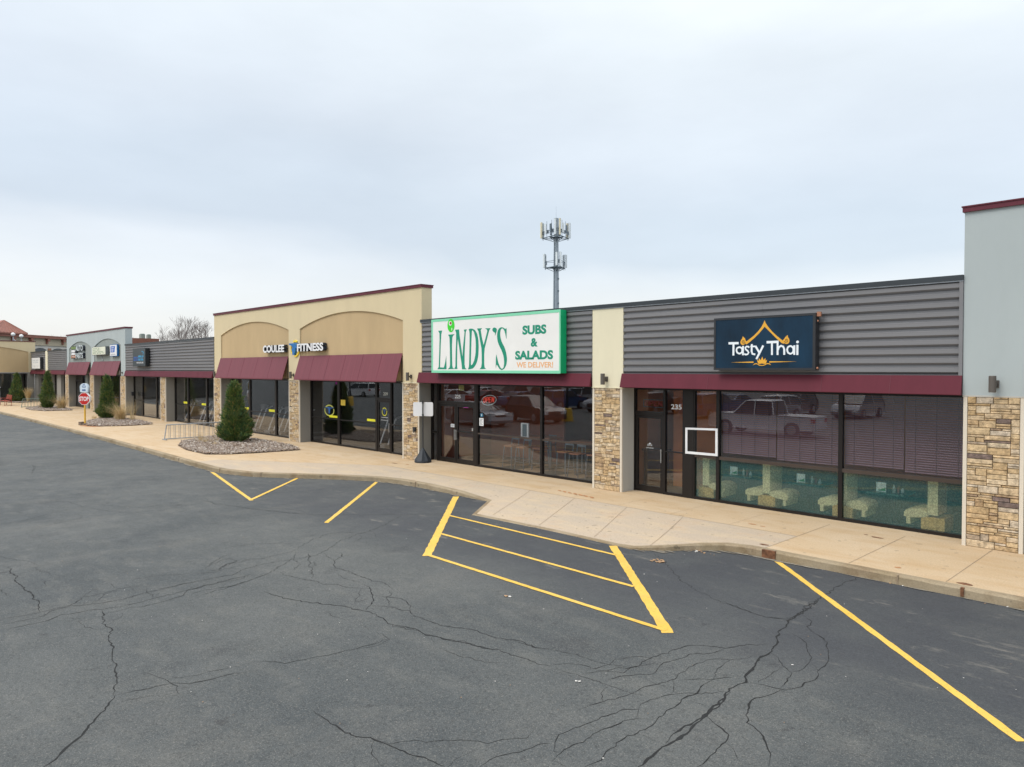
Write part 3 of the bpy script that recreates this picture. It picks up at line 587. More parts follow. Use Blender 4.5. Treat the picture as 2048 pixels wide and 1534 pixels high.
# small litter: leaves, grit and paper scraps lying on the lot and along the kerb
mb = MB()
LEAF = M('dry_leaf_litter', (0.36, 0.23, 0.13), 0.9, 0, 0.3); PAP = M('pale_litter', (0.62, 0.60, 0.56), 0.8)
def bit(x, y, r, z=GZ, m=0):
    n = 6; a0 = random.random() * 6
    vs = [(x + r * (0.5 + .6 * random.random()) * math.cos(a0 + 6.283 * i / n), y + r * (0.5 + .6 * random.random()) * math.sin(a0 + 6.283 * i / n), z + 0.006 + random.random() * r * .4) for i in range(n)]
    mb.add(vs + [(x, y, z + r * .5 + .006)], [(i, (i + 1) % n, n) for i in range(n)], m)
bit(-8.05, -8.2, .045, m=0); bit(-8.0, -8.17, .03, m=1)
for i in range(16): bit(-7.6 + random.uniform(-.12, .12), -4.75 + random.uniform(-.1, .1), .04)
for i in range(60):
    x = random.uniform(-25, -.5); y, z = fyz(x); bit(x, y - abs(random.gauss(0.04, .04)), random.uniform(.008, .02), m=random.choice((0, 1, 0)))
for i in range(26): bit(-7.5 + random.gauss(0, .25), fyz(-7.5)[0] - .1 + random.gauss(0, .05), random.uniform(.012, .03), m=random.choice((0, 0, 1)))
for i in range(150): bit(random.uniform(-16, 0), random.uniform(-13, -4), random.uniform(.004, .011), m=random.choice((0, 1, 1)))
bit(-5.3, -9.7, .02, m=1); bit(-5.27, -9.68, .02, m=1); bit(-7.28, -5.65, .018, m=1); bit(-3.8, -7.5, .02, m=1)
mb.build('litter', [LEAF, PAP], kind='stuff', label='scattered dry leaves and grit lying on the asphalt', cat='litter')

# ------------------------------------------------------------------ pebble beds in the sidewalk
PEB = island('river_pebble', [(0, (0.20, 0.15, 0.12)), (.2, (0.36, 0.28, 0.22)), (.45, (0.46, 0.38, 0.31)), (.7, (0.30, 0.25, 0.22)), (.88, (0.55, 0.49, 0.42)), (1, (0.68, 0.64, 0.58))], 0.8, .2, 30, 0)
SOIL = M('bed_soil', (0.12, 0.08, 0.05), 0.95, 0, .3, 6)
def inside(p, poly):
    c = False; n = len(poly)
    for i in range(n):
        a, b = poly[i], poly[(i + 1) % n]
        if (a[1] > p[1]) != (b[1] > p[1]) and p[0] < (b[0] - a[0]) * (p[1] - a[1]) / (b[1] - a[1]) + a[0]: c = not c
    return c
def bed(poly, count, rmin, rmax, label):
    mb = MB(); cx = sum(p[0] for p in poly) / len(poly); cy = sum(p[1] for p in poly) / len(poly)
    n = len(poly)
    mb.add([(x, y, .004) for x, y in poly] + [(cx + (x - cx) * .8, cy + (y - cy) * .8, .05) for x, y in poly] + [(cx, cy, .08)],
           [(i, (i + 1) % n, n + (i + 1) % n, n + i) for i in range(n)] + [(n + i, n + (i + 1) % n, 2 * n) for i in range(n)], 1)
    x0 = min(p[0] for p in poly); x1 = max(p[0] for p in poly); y0 = min(p[1] for p in poly); y1 = max(p[1] for p in poly)
    k = 0
    while k < count:
        x, y = random.uniform(x0, x1), random.uniform(y0, y1)
        if not inside((x, y), poly): continue
        k += 1
        r = random.uniform(rmin, rmax); a = random.random() * 6; e = random.uniform(.6, 1.0)
        z = .03 + random.random() * .06
        vs = []
        for j, (rr, zz) in enumerate(((.55, -.45), (1, 0), (.6, .5))):
            for i in range(5):
                t = a + 6.283 * i / 5 + j * .6; vs.append((x + r * rr * math.cos(t) * random.uniform(.8, 1.1), y + r * rr * e * math.sin(t), z + r * .8 * zz))
        fs = [(0, 1, 2, 3, 4)[::-1], (10, 11, 12, 13, 14)] + [(5 * j + i, 5 * j + (i + 1) % 5, 5 * j + 5 + (i + 1) % 5, 5 * j + 5 + i) for j in range(2) for i in range(5)]
        mb.add(vs, fs, 0)
    mb.build('gravel', [PEB, SOIL], kind='stuff', label=label, cat='gravel')
bed([(-34.6,-3.9),(-33,-4.6),(-31,-4.95),(-28.9,-4.95),(-28.3,-4.4),(-27.9,-3.2),(-27.7,-1.5),(-29.5,-1.0),(-33,-.9),(-35.6,-1.1),(-36.0,-2.3)], 6500, .025, .06, 'brown river pebbles around the nearest juniper')
bed([(-48.3,-4.6),(-47.3,-4.2),(-46.6,-2.6),(-46.9,-1.3),(-50,-1.0),(-53.6,-1.1),(-54.6,-2.4),(-52,-3.9)], 2600, .035, .075, 'river pebbles around the juniper behind the stop sign')
bed([(-73,-3.5),(-70,-3.6),(-67.6,-3.1),(-67.3,-1.2),(-70,-.9),(-74,-.9),(-77,-1.7)], 1400, .04, .09, 'far pebble patch around the third juniper')
bed([(-94+5,-2.2),(-89.8,-.6),(-87,-.5),(-86,-1.6),(-87.5,-2.6)], 500, .04, .09, 'pebble patch in the corner of the walk')

# ================================================================== shop buildings
W = 0.60            # glass line, measured back from the pier faces
ROOFD = 14.0
def stones(mb, x0, x1, z0, z1, yf, q=0.046, m=0, seed=1):
    rnd = random.Random(seed)
    nx = max(4, round((x1 - x0) / q)); nz = round((z1 - z0) / q)
    qx = (x1 - x0) / nx; qz = (z1 - z0) / nz
    occ = [[False] * nx for _ in range(nz)]
    for j in range(nz):
        i = 0
        while i < nx:
            if occ[j][i]: i += 1; continue
            free = 0
            while i + free < nx and not occ[j][i + free]: free += 1
            h = rnd.choice((1, 1, 2, 2, 2, 3)) if j else rnd.choice((2, 3)); wd = rnd.choice((3, 4, 5, 6, 7, 8, 10)) if h > 1 else rnd.choice((4, 5, 7, 9))
            wd = min(wd, free);
            if free - wd in (1, 2): wd = free
            h = min(h, nz - j)
            for b in range(j, j + h):
                for a in range(i, i + wd): occ[b][a] = True
            g = 0.004; xa = x0 + i * qx + g; xb = x0 + (i + wd) * qx - g; za = z0 + j * qz + g; zb = z0 + (j + h) * qz - g
            d = rnd.uniform(0, 0.022); c = 0.008
            tl = [rnd.uniform(-.006, .006) for _ in range(4)]
            vs = [(xa, yf + .045, za), (xb, yf + .045, za), (xb, yf + .045, zb), (xa, yf + .045, zb),
                  (xa, yf + .012 - d + tl[0], za), (xb, yf + .012 - d + tl[1], za), (xb, yf + .012 - d + tl[2], zb), (xa, yf + .012 - d + tl[3], zb),
                  (xa + c, yf - d + tl[0], za + c), (xb - c, yf - d + tl[1], za + c), (xb - c, yf - d + tl[2], zb - c), (xa + c, yf - d + tl[3], zb - c)]
            fs = []
            for s in (0, 4):
                for e in range(4): fs.append((s + e, s + (e + 1) % 4, s + 4 + (e + 1) % 4, s + 4 + e))
            fs.append((8, 9, 10, 11))
            mb.add(vs, fs, m)
            i += wd
def pier(par, x0, x1, ztop=2.88, side=TAUPE, seed=1, trimw=.065):
    mb = MB()
    mb.box(x0, x1, 0.045, W + 0.02, -0.02, 2.90, 0)
    p = mb.build('pier', side, parent=par)
    t = MB(); stones(t, x0 + trimw, x1 - trimw, 0.0, ztop, 0.005, seed=seed); t.build('stone_veneer', STONE, parent=p)
    t = MB(); t.box(x0 - .004, x0 + trimw - .003, -0.006, 0.044, 0, ztop); t.box(x1 - trimw + .003, x1 + .004, -0.006, 0.044, 0, ztop)
    t.box(x0 + trimw, x1 - trimw, 0.0435, 0.0445, 0, ztop)
    t.build('corner_trim', TRIM, parent=p)
    return p
def window(par, x0, x1, rail=1.155, top=2.88, zb=0.0, lowmat=None, fw=.045, railh=.05, sill=.07, name='window', railmat=None):
    mb = MB(); y0, y1 = W - .05, W + .06
    mb.box(x0, x0 + fw, y0, y1, zb, top); mb.box(x1 - fw, x1, y0, y1, zb, top)
    mb.box(x0 + fw, x1 - fw, y0, y1, zb, zb + sill); mb.box(x0 + fw, x1 - fw, y0, y1, top - .05, top)
    f = mb.build(name, BRONZE, parent=par)
    if rail:
        r = MB(); r.box(x0 + fw, x1 - fw, y0 + .004, y1 - .004, rail - railh / 2, rail + railh / 2); r.build('rail', railmat or BRONZE, parent=f)
        g = MB(); g.box(x0 + fw, x1 - fw, W - .004, W + .004, rail + railh / 2, top - .05); g.build('pane', GLASS, parent=f)
        g = MB(); g.box(x0 + fw, x1 - fw, W - .004, W + .004, zb + sill, rail - railh / 2); g.build('pane', GLASSL if lowmat else GLASS, parent=f)
        if lowmat:
            g = MB(); g.add([(x0+fw, W+.02, zb+sill), (x1-fw, W+.02, zb+sill), (x1-fw, W+.02, rail-railh/2), (x0+fw, W+.02, rail-railh/2)], [(0,1,2,3)])
            g.build('privacy_film', lowmat, parent=f)
    else:
        g = MB(); g.box(x0 + fw, x1 - fw, W - .004, W + .004, zb + sill, top - .05); g.build('pane', GLASS, parent=f)
    return f
def door(par, x0, x1, handle='r', top=2.13, trans=True, rail=None, framed=True):
    if framed:
        mb = MB(); mb.box(x0, x1, W - .06, W + .07, top + .005, top + .10)
        f = mb.build('door_frame', BRONZE, parent=par)
        if trans: mb = MB(); mb.box(x0, x1, W - .05, W + .06, 2.83, 2.88); mb.build('head_rail', BRONZE, parent=f)
        if trans:
            g = MB(); g.box(x0, x1, W - .004, W + .004, top + .10, 2.83); g.build('pane', GLASS, parent=f)
    st = .095
    mb = MB(); y0, y1 = W - .035, W + .02
    mb.box(x0 + .01, x0 + st, y0, y1, .012, top); mb.box(x1 - st, x1 - .01, y0, y1, .012, top)
    mb.box(x0 + st, x1 - st, y0, y1, .012, .17); mb.box(x0 + st, x1 - st, y0, y1, top - .09, top)
    if rail: mb.box(x0 + st, x1 - st, y0, y1, rail - .025, rail + .025)
    d = mb.build('door', BRONZE, parent=par)
    g = MB(); g.box(x0 + st, x1 - st, W - .012, W - .004, .17, top - .09); g.build('pane', GLASS, parent=d)
    hx = x1 - .045 if handle == 'r' else x0 + .045
    h = MB(); h.tube((hx, y0 - .05, .85), (hx, y0 - .05, 1.22), .014); h.tube((hx, y0 - .05, .90), (hx, y0 + .01, .90), .009); h.tube((hx, y0 - .05, 1.17), (hx, y0 + .01, 1.17), .009)
    h.build('handle', ALU, parent=d)
    return d
def siding(par, x0, x1, z0=3.27, z1=5.09, y=-0.01):
    prof = []; p = 0.1825; n = round((z1 - z0) / p); p = (z1 - z0) / n
    for i in range(n):
        b = z0 + i * p
        prof += [(y + .055, b), (y + .055, b + .024), (y + .004, b + .066), (y, b + .071), (y, b + p - .028), (y + .055, b + p - .018)]
    prof.append((y + .055, z1))
    mb = MB(); vs = [(x0, a, b) for a, b in prof] + [(x1, a, b) for a, b in prof]; k = len(prof)
    mb.add(vs, [(i, k + i, k + i + 1, i + 1) for i in range(k - 1)])
    sd_ = mb.build('metal_siding', SIDING, parent=par)
    k = int((x1 - x0) / 4.6)
    for i in range(1, k + 1):
        xx = x0 + (x1 - x0) * i / (k + 1); s = MB(); vs = [(xx - .004, a - .002, b) for a, b in prof] + [(xx + .004, a - .002, b) for a, b in prof]; q = len(prof)
        s.add(vs, [(j, q + j, q + j + 1, j + 1) for j in range(q - 1)]); s.build('lap_joint', M('lap_grey', (.15, .15, .155), .6), parent=sd_)  # darker grey strip marking each joint between siding sheets
    return sd_
def fascia(par, x0, x1, seams=(), mat=MAROON):
    mb = MB(); mb.yz([(-.03, 3.275), (-.125, 2.905), (-.118, 2.895), (-.02, 2.895), (-.02, 3.262)], x0, x1)
    f = mb.build('fascia', mat, parent=par)
    if seams:
        s = MB()
        for x in seams: s = MB(); s.yz([(-.034, 3.274), (-.129, 2.905), (-.129, 2.896), (-.03, 3.262)], x - .006, x + .006); s.build('seam', CAP, parent=f)
    return f
def soffit(par, x0, x1): 
    mb = MB(); mb.box(x0, x1, -.015, W + .1, 2.885, 2.894); return mb.build('soffit', BLACK, parent=par)
def flashing(par, x0, x1, z=5.09, h=.12):
    mb = MB(); mb.box(x0, x1, -.055, .5, z + .02, z + h); mb.box(x0, x1, -.035, .48, z - .005, z + .02, 1)
    return mb.build('roof_flashing', [FLASH, GALV], parent=par)
def body(par, x0, x1, ztop, wmat, roofz=4.6):
    mb = MB(); mb.box(x0, x1, .05, .47, 2.90, ztop); b = mb.build('upper_wall', wmat, parent=par)
    mb = MB(); mb.box(x0, x1, .47, ROOFD, roofz - .3, roofz); mb.box(x0, x1, ROOFD - .2, ROOFD, 0, roofz - .3)
    mb.build('roof', M('roof_membrane', (0.25, 0.25, 0.25), 0.9), parent=par)
    return b
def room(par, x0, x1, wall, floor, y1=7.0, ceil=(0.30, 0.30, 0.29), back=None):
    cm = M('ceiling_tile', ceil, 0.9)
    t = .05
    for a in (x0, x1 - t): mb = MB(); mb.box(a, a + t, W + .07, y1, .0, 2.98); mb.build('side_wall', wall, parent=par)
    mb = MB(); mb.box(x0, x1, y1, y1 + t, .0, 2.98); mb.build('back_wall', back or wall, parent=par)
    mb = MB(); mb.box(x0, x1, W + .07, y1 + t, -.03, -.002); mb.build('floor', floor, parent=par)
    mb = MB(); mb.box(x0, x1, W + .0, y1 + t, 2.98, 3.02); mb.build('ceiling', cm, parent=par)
def arch_pts(xa, xb, zs, zc, n=26):
    wd = (xb - xa) / 2; s = zc - zs; r = (wd * wd + s * s) / (2 * s); cx = (xa + xb) / 2; cz = zc - r
    a = math.asin(min(1, wd / r)); return [(cx + r * math.sin(-a + 2 * a * i / n), cz + r * math.cos(-a + 2 * a * i / n)) for i in range(n + 1)]
def arched_wall(par, x0, x1, ztop, arches, mat, pmat, zb=2.90, dep=.055, yb=.47, aw=True):
    mb = MB(); xs_ = x0
    for (xa, xb, zs, zc) in arches:
        mb.box(xs_, xa, 0, yb, zb, ztop)
        ap = arch_pts(xa, xb, zs, zc)
        for (ax, az), (bx, bz) in zip(ap, ap[1:]):
            mb.add([(ax, 0, az), (bx, 0, bz), (bx, 0, ztop), (ax, 0, ztop), (ax, dep, az), (bx, dep, bz)], [(0, 1, 2, 3), (0, 4, 5, 1)])
        mb.box(xa, xb, dep + .07, yb, zb, ztop - .002)
        mb.add([(xa, 0, ztop), (xb, 0, ztop), (xb, dep + .07, ztop), (xa, dep + .07, ztop)], [(0, 1, 2, 3)])
        xs_ = xb
    mb.box(xs_, x1, 0, yb, zb, ztop)
    b = mb.build('upper_wall', mat, parent=par)
    for (xa, xb, zs, zc) in arches:
        p = MB(); p.box(xa - .0, xb + .0, dep, dep + .068, zb, zc + .03)
        p.build('arched_panel', pmat, parent=par)
    mb = MB(); mb.box(x0 - .03, x1 + .03, -.045, yb + .045, ztop - .04, ztop + .05); mb.box(x0 - .045, x1 + .045, -.06, yb + .06, ztop + .05, ztop + .075)
    mb.build('coping', CAP, parent=par)
    return b
def awning(par, x0, x1, nseam=5, yo=.31):
    mb = MB(); t = .02
    mb.yz([(0, 4.0), (-yo, 2.95), (-yo, 2.90), (-yo + t, 2.90), (-yo + t, 2.95), (0, 3.94)], x0, x1)
    a = mb.build('awning', AWN, parent=par)
    s = MB()
    for i in range(1, nseam + 1):
        x = x0 + (x1 - x0) * i / (nseam + 1); s = MB(); s.yz([(-.004, 4.003), (-yo - .004, 2.95), (-yo - .001, 2.94), (0, 3.985)], x - .006, x + .006); s.build('seam', CAP, parent=a)
    for x in (x0 + .03, x1 - .03, (x0 + x1) / 2): fr = MB(); fr.tube((x, -.0, 2.93), (x, -yo + .03, 2.93), .015); fr.tube((x, -.012, 2.93), (x, -.012, 3.9), .012); fr.build('bracket', BLACK, parent=a)
    return a

# ---- unit 1: tall pale grey shop at the right edge
b1 = thing('shop_building', (-3.9, 0, 0), 'tall pale grey stucco shop with maroon coping, cut off at the right edge', 'building')
arched_wall(b1, -3.92, 9.5, 6.44, [(-2.82, 4.6, 5.2, 5.85)], GREYST, GREYP)
pier(b1, -3.90, -2.93, seed=11, side=PALER); pier(b1, 4.7, 5.7, seed=12)
mb = MB(); mb.box(-3.92, -2.91, -.012, .06, 2.87, 2.90); mb.build('ledge', PALER, parent=b1)
window(b1, -2.93, -.3); window(b1, -.3, 2.3); window(b1, 2.3, 4.7)
soffit(b1, -2.93, 4.7); awning(b1, -2.7, 4.5, 5)
mb = MB(); mb.box(-3.92, 9.5, .47, ROOFD, 4.3, 4.6); mb.box(9.3, 9.5, 0.5, ROOFD, -.02, 4.3); mb.box(5.7, 9.3, 0.3, .46, -.02, 2.9); mb.build('roof', M('roof_membrane', (0.25, 0.25, 0.25), 0.9), parent=b1)
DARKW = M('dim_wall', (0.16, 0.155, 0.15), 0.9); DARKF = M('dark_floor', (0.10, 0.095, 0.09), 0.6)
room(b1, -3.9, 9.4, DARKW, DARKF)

# ---- unit 2: restaurant with the navy sign
b2 = thing('shop_building', (-13.13, 0, 0), 'grey ribbed metal shop front with purple blinds and teal frosted lower panes', 'building')
body(b2, -13.13, -3.925, 5.085, DARKW)
siding(b2, -12.04, -3.99, 3.27, 5.085); fascia(b2, -12.08, -3.925, (-9.4, -6.6, -5.2)); soffit(b2, -12.09, -3.91); flashing(b2, -13.13, -3.925)
mb = MB(); mb.box(-3.99, -3.925, -.03, .04, 3.27, 5.085); mb.build('edge_trim', SIDING, parent=b2)
mb = MB(); mb.box(-13.13, -12.045, -.015, .044, 2.885, 5.085); mb.box(-13.14, -12.03, -.028, .04, 2.868, 2.885); mb.build('cream_panel', CREAMP, parent=b2)
pier(b2, -13.13, -12.09, seed=5, side=PALER)
def blind(par, x0, x1, z0, z1, col=(0.21, 0.125, 0.15)):
    bm = M('blind_slat', col, 0.5); mb = MB(); n = int((z1 - z0) / .05)
    for i in range(n):
        z = z1 - i * .05
        mb.add([(x0, W + .085, z - .042), (x1, W + .085, z - .042), (x1, W + .118, z - .004), (x0, W + .118, z - .004)], [(0, 1, 2, 3)])
    k = max(2, int((x1 - x0) / .35))
    for i in range(k): x = x0 + (i + .5) * (x1 - x0) / k; mb.box(x - .004, x + .004, W + .078, W + .081, z0, z1, 1)
    return mb.build('blind', [bm, M('blind_cord', (0.10, 0.07, 0.08), 0.8)], parent=par)
door(b2, -12.05, -11.12, 'r', rail=None)
window(b2, -11.10, -10.47, rail=1.17, railh=.03, zb=0.0, name='side_light')
mb = MB(); mb.box(-10.47, -10.19, W - .06, W + .1, 0, 2.88); mb.box(-11.12, -11.10, W - .05, W + .06, 0, 2.88); mb.box(-12.09, -12.05, W - .05, W + .06, 0, 2.88); mb.build('door_post', BRONZE, parent=b2)
wn = window(b2, -10.19, -9.48, rail=1.135, railh=.075, lowmat=FILM, railmat=BRONZEL)
w1 = window(b2, -9.48, -6.43, rail=1.135, railh=.085, lowmat=FILM, railmat=BRONZEL)
w2 = window(b2, -6.43, -3.91, rail=1.135, railh=.085, lowmat=FILM, railmat=BRONZEL)
blind(w1, -9.42, -8.0, 1.24, 2.86); blind(w1, -7.97, -6.48, 1.19, 2.86); blind(w2, -6.38, -5.17, 1.22, 2.86); blind(w2, -5.14, -3.95, 1.17, 2.86)
ORNG = M('orange_wall', (0.66, 0.24, 0.08), 0.85); CARP = M('teal_carpet', (0.06, 0.10, 0.10), 0.9)
WOODF = M('dark_teal_floor', (0.06, 0.10, 0.10), 0.6)
room(b2, -12.6, -3.95, ORNG, WOODF, 5.0)
mb = MB(); mb.box(-11.75, -10.30, 2.0, 2.1, 0, 2.95); mb.build('partition', ORNG, parent=b2)
mb = MB(); mb.box(-12.5, -11.9, 1.6, 2.0, 0, 1.0); mb.box(-12.55, -11.85, 1.55, 2.05, 1.0, 1.05); mb.build('counter', M('dark_wood', (0.10, 0.05, 0.03), 0.5), parent=b2)

# ---- unit 3: sandwich shop
b3 = thing('shop_building', (-21.4, 0, 0), 'grey ribbed metal shop front with double doors under the big white sign', 'building')
body(b3, -21.28, -13.13, 5.085, DARKW)
siding(b3, -21.22, -13.15, 3.27, 5.085); fascia(b3, -21.4, -13.16, (-20.3, -17.5, -14.6)); soffit(b3, -21.43, -13.13); flashing(b3, -21.28, -13.13)
mb = MB(); mb.box(-21.43, -20.98, W - .05, W + .08, 1.02, 1.10); mb.box(-21.43, -21.37, W - .05, W + .08, 0, 1.02); mb.box(-21.43, -21.37, W - .05, W + .08, 1.10, 2.88); mb.box(-21.06, -20.96, W - .05, W + .08, 0, 1.02); mb.box(-21.06, -20.96, W - .05, W + .08, 1.10, 2.88)
f = mb.build('side_light', BRONZE, parent=b3); g = MB(); g.box(-21.37, -21.06, W - .004, W + .004, 0, 2.88); g.build('pane', GLASS, parent=f)
door(b3, -20.96, -19.96, 'r', top=2.13, trans=False, framed=False); door(b3, -19.955, -18.93, 'l', top=2.13, rail=1.16, trans=False, framed=False)
mb = MB(); mb.box(-20.96, -18.93, W - .06, W + .07, 2.135, 2.235); mb.box(-20.96, -18.93, W - .05, W + .06, 2.83, 2.88); f = mb.build('door_frame', BRONZE, parent=b3)
g = MB(); g.box(-20.96, -18.93, W - .004, W + .004, 2.235, 2.83); g.build('pane', GLASS, parent=f)
mb = MB(); mb.box(-18.93, -18.80, W - .06, W + .07, 0, 2.88); mb.build('door_post', BRONZE, parent=b3)
window(b3, -18.80, -15.70, railmat=BRONZEL); window(b3, -15.70, -13.13, railmat=BRONZEL)
TERRA = M('terracotta_wall', (0.30, 0.095, 0.05), 0.85)
def mk_tile():
    m, nt, b = new_mat('tile_floor')
    c = nt.nodes.new('ShaderNodeTexChecker'); c.inputs['Scale'].default_value = 1.1
    c.inputs['Color1'].default_value = (0.50, 0.38, 0.26, 1); c.inputs['Color2'].default_value = (0.12, 0.13, 0.12, 1)
    nt.links.new(pos(nt), c.inputs['Vector']); nt.links.new(c.outputs[0], b.inputs['Base Color']); b.inputs['Roughness'].default_value = .5
    return m
TILE = mk_tile()
room(b3, -21.4, -13.15, DARKW, TILE, 6.0, back=TERRA)
mb = MB(); mb.box(-21.33, -21.31, W + .2, 5.9, 0, 2.95); mb.box(-21.2, -17.3, 3.4, 3.5, 0, 2.95); mb.build('accent_wall', TERRA, parent=b3)

# ---- unit 4: fitness club, two arches
b4 = thing('shop_building', (-40.76, 0, 0), 'tall cream stucco shop with two wide tan arches and sloping maroon awnings', 'building')
arched_wall(b4, -40.65, -21.25, 6.44, [(-39.72, -31.70, 5.25, 5.81), (-30.60, -22.43, 5.25, 5.81)], CREAM, TANST)
for i, (a, b) in enumerate(((-40.76, -39.8), (-31.71, -30.66), (-22.47, -21.43))): pier(b4, a, b, seed=20 + i)
for a, b in ((-40.78, -39.78), (-31.73, -30.64), (-22.49, -21.41)): mb = MB(); mb.box(a, b, -.018, .042, 2.872, 2.898); mb.build('ledge', CREAMP, parent=b4)
awning(b4, -39.8, -31.76, 4); awning(b4, -30.6, -22.47, 5); soffit(b4, -39.8, -31.71); soffit(b4, -30.66, -22.47)
for a, b in ((-39.82, -37.33), (-37.33, -34.26), (-34.26, -31.71)): window(b4, a, b, fw=.09, railh=.04)
for a, b in ((-30.68, -28.13), (-28.13, -25.1)): window(b4, a, b, fw=.09, railh=.04)
door(b4, -25.05, -24.1, 'r'); window(b4, -24.06, -23.2, rail=1.16, railh=.05); window(b4, -23.2, -22.47, rail=1.16)
mb = MB(); mb.box(-25.10, -25.05, W - .055, W + .06, 0, 2.88); mb.box(-24.10, -24.06, W - .055, W + .06, 0, 2.88); mb.build('door_post', BRONZE, parent=b4)
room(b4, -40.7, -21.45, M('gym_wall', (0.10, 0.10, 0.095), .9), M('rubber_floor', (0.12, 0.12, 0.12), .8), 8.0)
mb = MB(); mb.box(-40.65, -21.25, .47, ROOFD, 4.3, 4.6); mb.box(-40.65, -21.25, ROOFD - .2, ROOFD, 0, 4.3); mb.build('roof', MATS['roof_membrane'], parent=b4)

# ---- unit 5: grey front left of the arches
b5 = thing('shop_building', (-58.5, 0, 0), 'grey ribbed metal shop front left of the tall cream building, charcoal square sign on it', 'building')
body(b5, -57.2, -40.66, 5.085, DARKW); siding(b5, -57.15, -40.7, 3.27, 5.085); fascia(b5, -57.2, -40.8, (-54, -50.3, -49.4, -46.2, -43)); soffit(b5, -57.4, -40.76); flashing(b5, -57.2, -40.66)
pier(b5, -49.72, -48.72, seed=31)
for a, b in ((-57.3, -55.3), (-55.3, -52.25), (-52.25, -49.72)): window(b5, a, b, fw=.10, railh=.035)
for a, b in ((-48.72, -46.38), (-46.38, -43.33), (-43.33, -40.76)): window(b5, a, b, fw=.10, railh=.035)
room(b5, -57.25, -40.75, M('pale_wall', (0.36, 0.35, 0.32), .9), M('grey_carpet', (0.16, 0.16, 0.17), .9), 6.5)

# ---- unit 6: pale grey, two pointed arches
b6 = thing('shop_building', (-75.45, 0, 0), 'pale grey stucco shop with two narrow arches and short maroon awnings', 'building')
arched_wall(b6, -74.75, -57.22, 6.42, [(-73.9, -66.55, 5.2, 5.76), (-65.6, -58.3, 5.2, 5.76)], GREYST, GREYP)
for i, (a, b) in enumerate(((-75.45, -74.25), (-67.03, -65.86), (-58.52, -57.3))): pier(b6, a, b, seed=40 + i)
awning(b6, -74.1, -66.9, 3); awning(b6, -65.9, -58.45, 3); soffit(b6, -74.3, -67.0); soffit(b6, -65.9, -58.5)
for a, b in ((-71.9, -70.4), (-69.6, -67.03)): window(b6, a, b, fw=.1, rail=None)
door(b6, -74.2, -72.0, 'r', top=2.3)
mb = MB(); mb.box(-70.4, -69.6, .45, W + .05, 0, 2.88); mb.build('infill_wall', GREYP, parent=b6); mb = MB(); mb.box(-72.0, -71.9, W - .05, W + .05, 0, 2.88); mb.build('door_post', BRONZE, parent=b6)
for a, b in ((-65.86, -63.3), (-63.3, -60.8), (-60.8, -58.52)): window(b6, a, b, fw=.1)
room(b6, -74.7, -57.3, MATS['dim_wall'], MATS['dark_floor'], 6.5)
mb = MB(); mb.box(-74.75, -57.22, .47, ROOFD, 4.3, 4.6); mb.build('roof', MATS['roof_membrane'], parent=b6)

# ---- unit 7: far grey front with a narrow cream pier
b7 = thing('shop_building', (-90.5, 0, 0), 'far grey ribbed metal shop front split by a narrow cream pier, in the corner', 'building')
body(b7, -90.4, -74.8, 5.085, DARKW); siding(b7, -90.4, -83.45, 3.27, 5.085); siding(b7, -82.4, -74.8, 3.27, 5.085)
fascia(b7, -90.45, -83.5); fascia(b7, -82.45, -75.4); soffit(b7, -90.4, -75.3); flashing(b7, -90.4, -83.45); flashing(b7, -82.4, -74.8)
mb = MB(); mb.box(-83.4, -82.45, -.03, .3, 2.9, 5.2); mb.build('cream_panel', CREAMP, parent=b7)
pier(b7, -83.5, -82.45, seed=50)
for a, b in ((-90.4, -88.6), (-84.6, -83.5), (-80.2, -78.6)): mb = MB(); mb.box(a, b, .3, W + .1, 0, 2.9); mb.build('infill_wall', TAUPE, parent=b7)
door(b7, -88.5, -86.9, 'r', top=2.3); window(b7, -86.9, -84.6, fw=.1, rail=None)
for a, b in ((-82.45, -80.2), (-78.6, -75.4)): window(b7, a, b, fw=.1, rail=None)
room(b7, -90.35, -75.0, MATS['pale_wall'], MATS['dark_floor'], 5.5)

# ---- wing: cream building turned towards the lot at the far left
b8 = thing('shop_building', (-90.5, -10, 0), 'cream stucco wing with a wide tan arch facing along the walk, at the left edge', 'building')
def wing(mbx):           # local builder works in facade coordinates, then is turned to face +X
    out = MB()
    for vs in (mbx,): pass
    return out
mb = MB(); xf = -90.5
segs = [(0.40, -0.22), (-9.2, -10.3), (-19.0, -20.0)]
arcs = [(-0.22, -9.2), (-10.3, -19.0)]
for a, b in segs: mb.box(xf - .5, xf, b, a, 3.05, 6.30)
for a, b in arcs:
    ap = arch_pts(b, a, 5.22, 5.82)
    for (ax, az), (bx, bz) in zip(ap, ap[1:]):
        mb.add([(xf, ax, az), (xf, bx, bz), (xf, bx, 6.3), (xf, ax, 6.3), (xf - .07, ax, az), (xf - .07, bx, bz)], [(0, 1, 2, 3), (0, 4, 5, 1)])
    mb.box(xf - .5, xf - .14, b, a, 3.05, 6.29); mb.add([(xf, a, 6.3), (xf, b, 6.3), (xf - .14, b, 6.3), (xf - .14, a, 6.3)], [(0, 1, 2, 3)])
mb.build('upper_wall', CREAM, parent=b8)
for a, b in arcs: p = MB(); p.box(xf - .138, xf - .07, b, a, 3.05, 5.84); p.build('arched_panel', TANST, parent=b8)
mb = MB(); mb.box(xf - .56, xf + .05, -20.05, .46, 6.30, 6.38); mb.build('coping', CAP, parent=b8)
mb = MB(); mb.box(xf - 14, xf - .5, -20, .4, 4.4, 4.7); mb.box(xf - 14, xf - .5, -20.2, -20, 0, 6.0); mb.box(xf - .5, xf - .02, -20, .4, 2.95, 3.05); mb.build('roof', MATS['roof_membrane'], parent=b8)
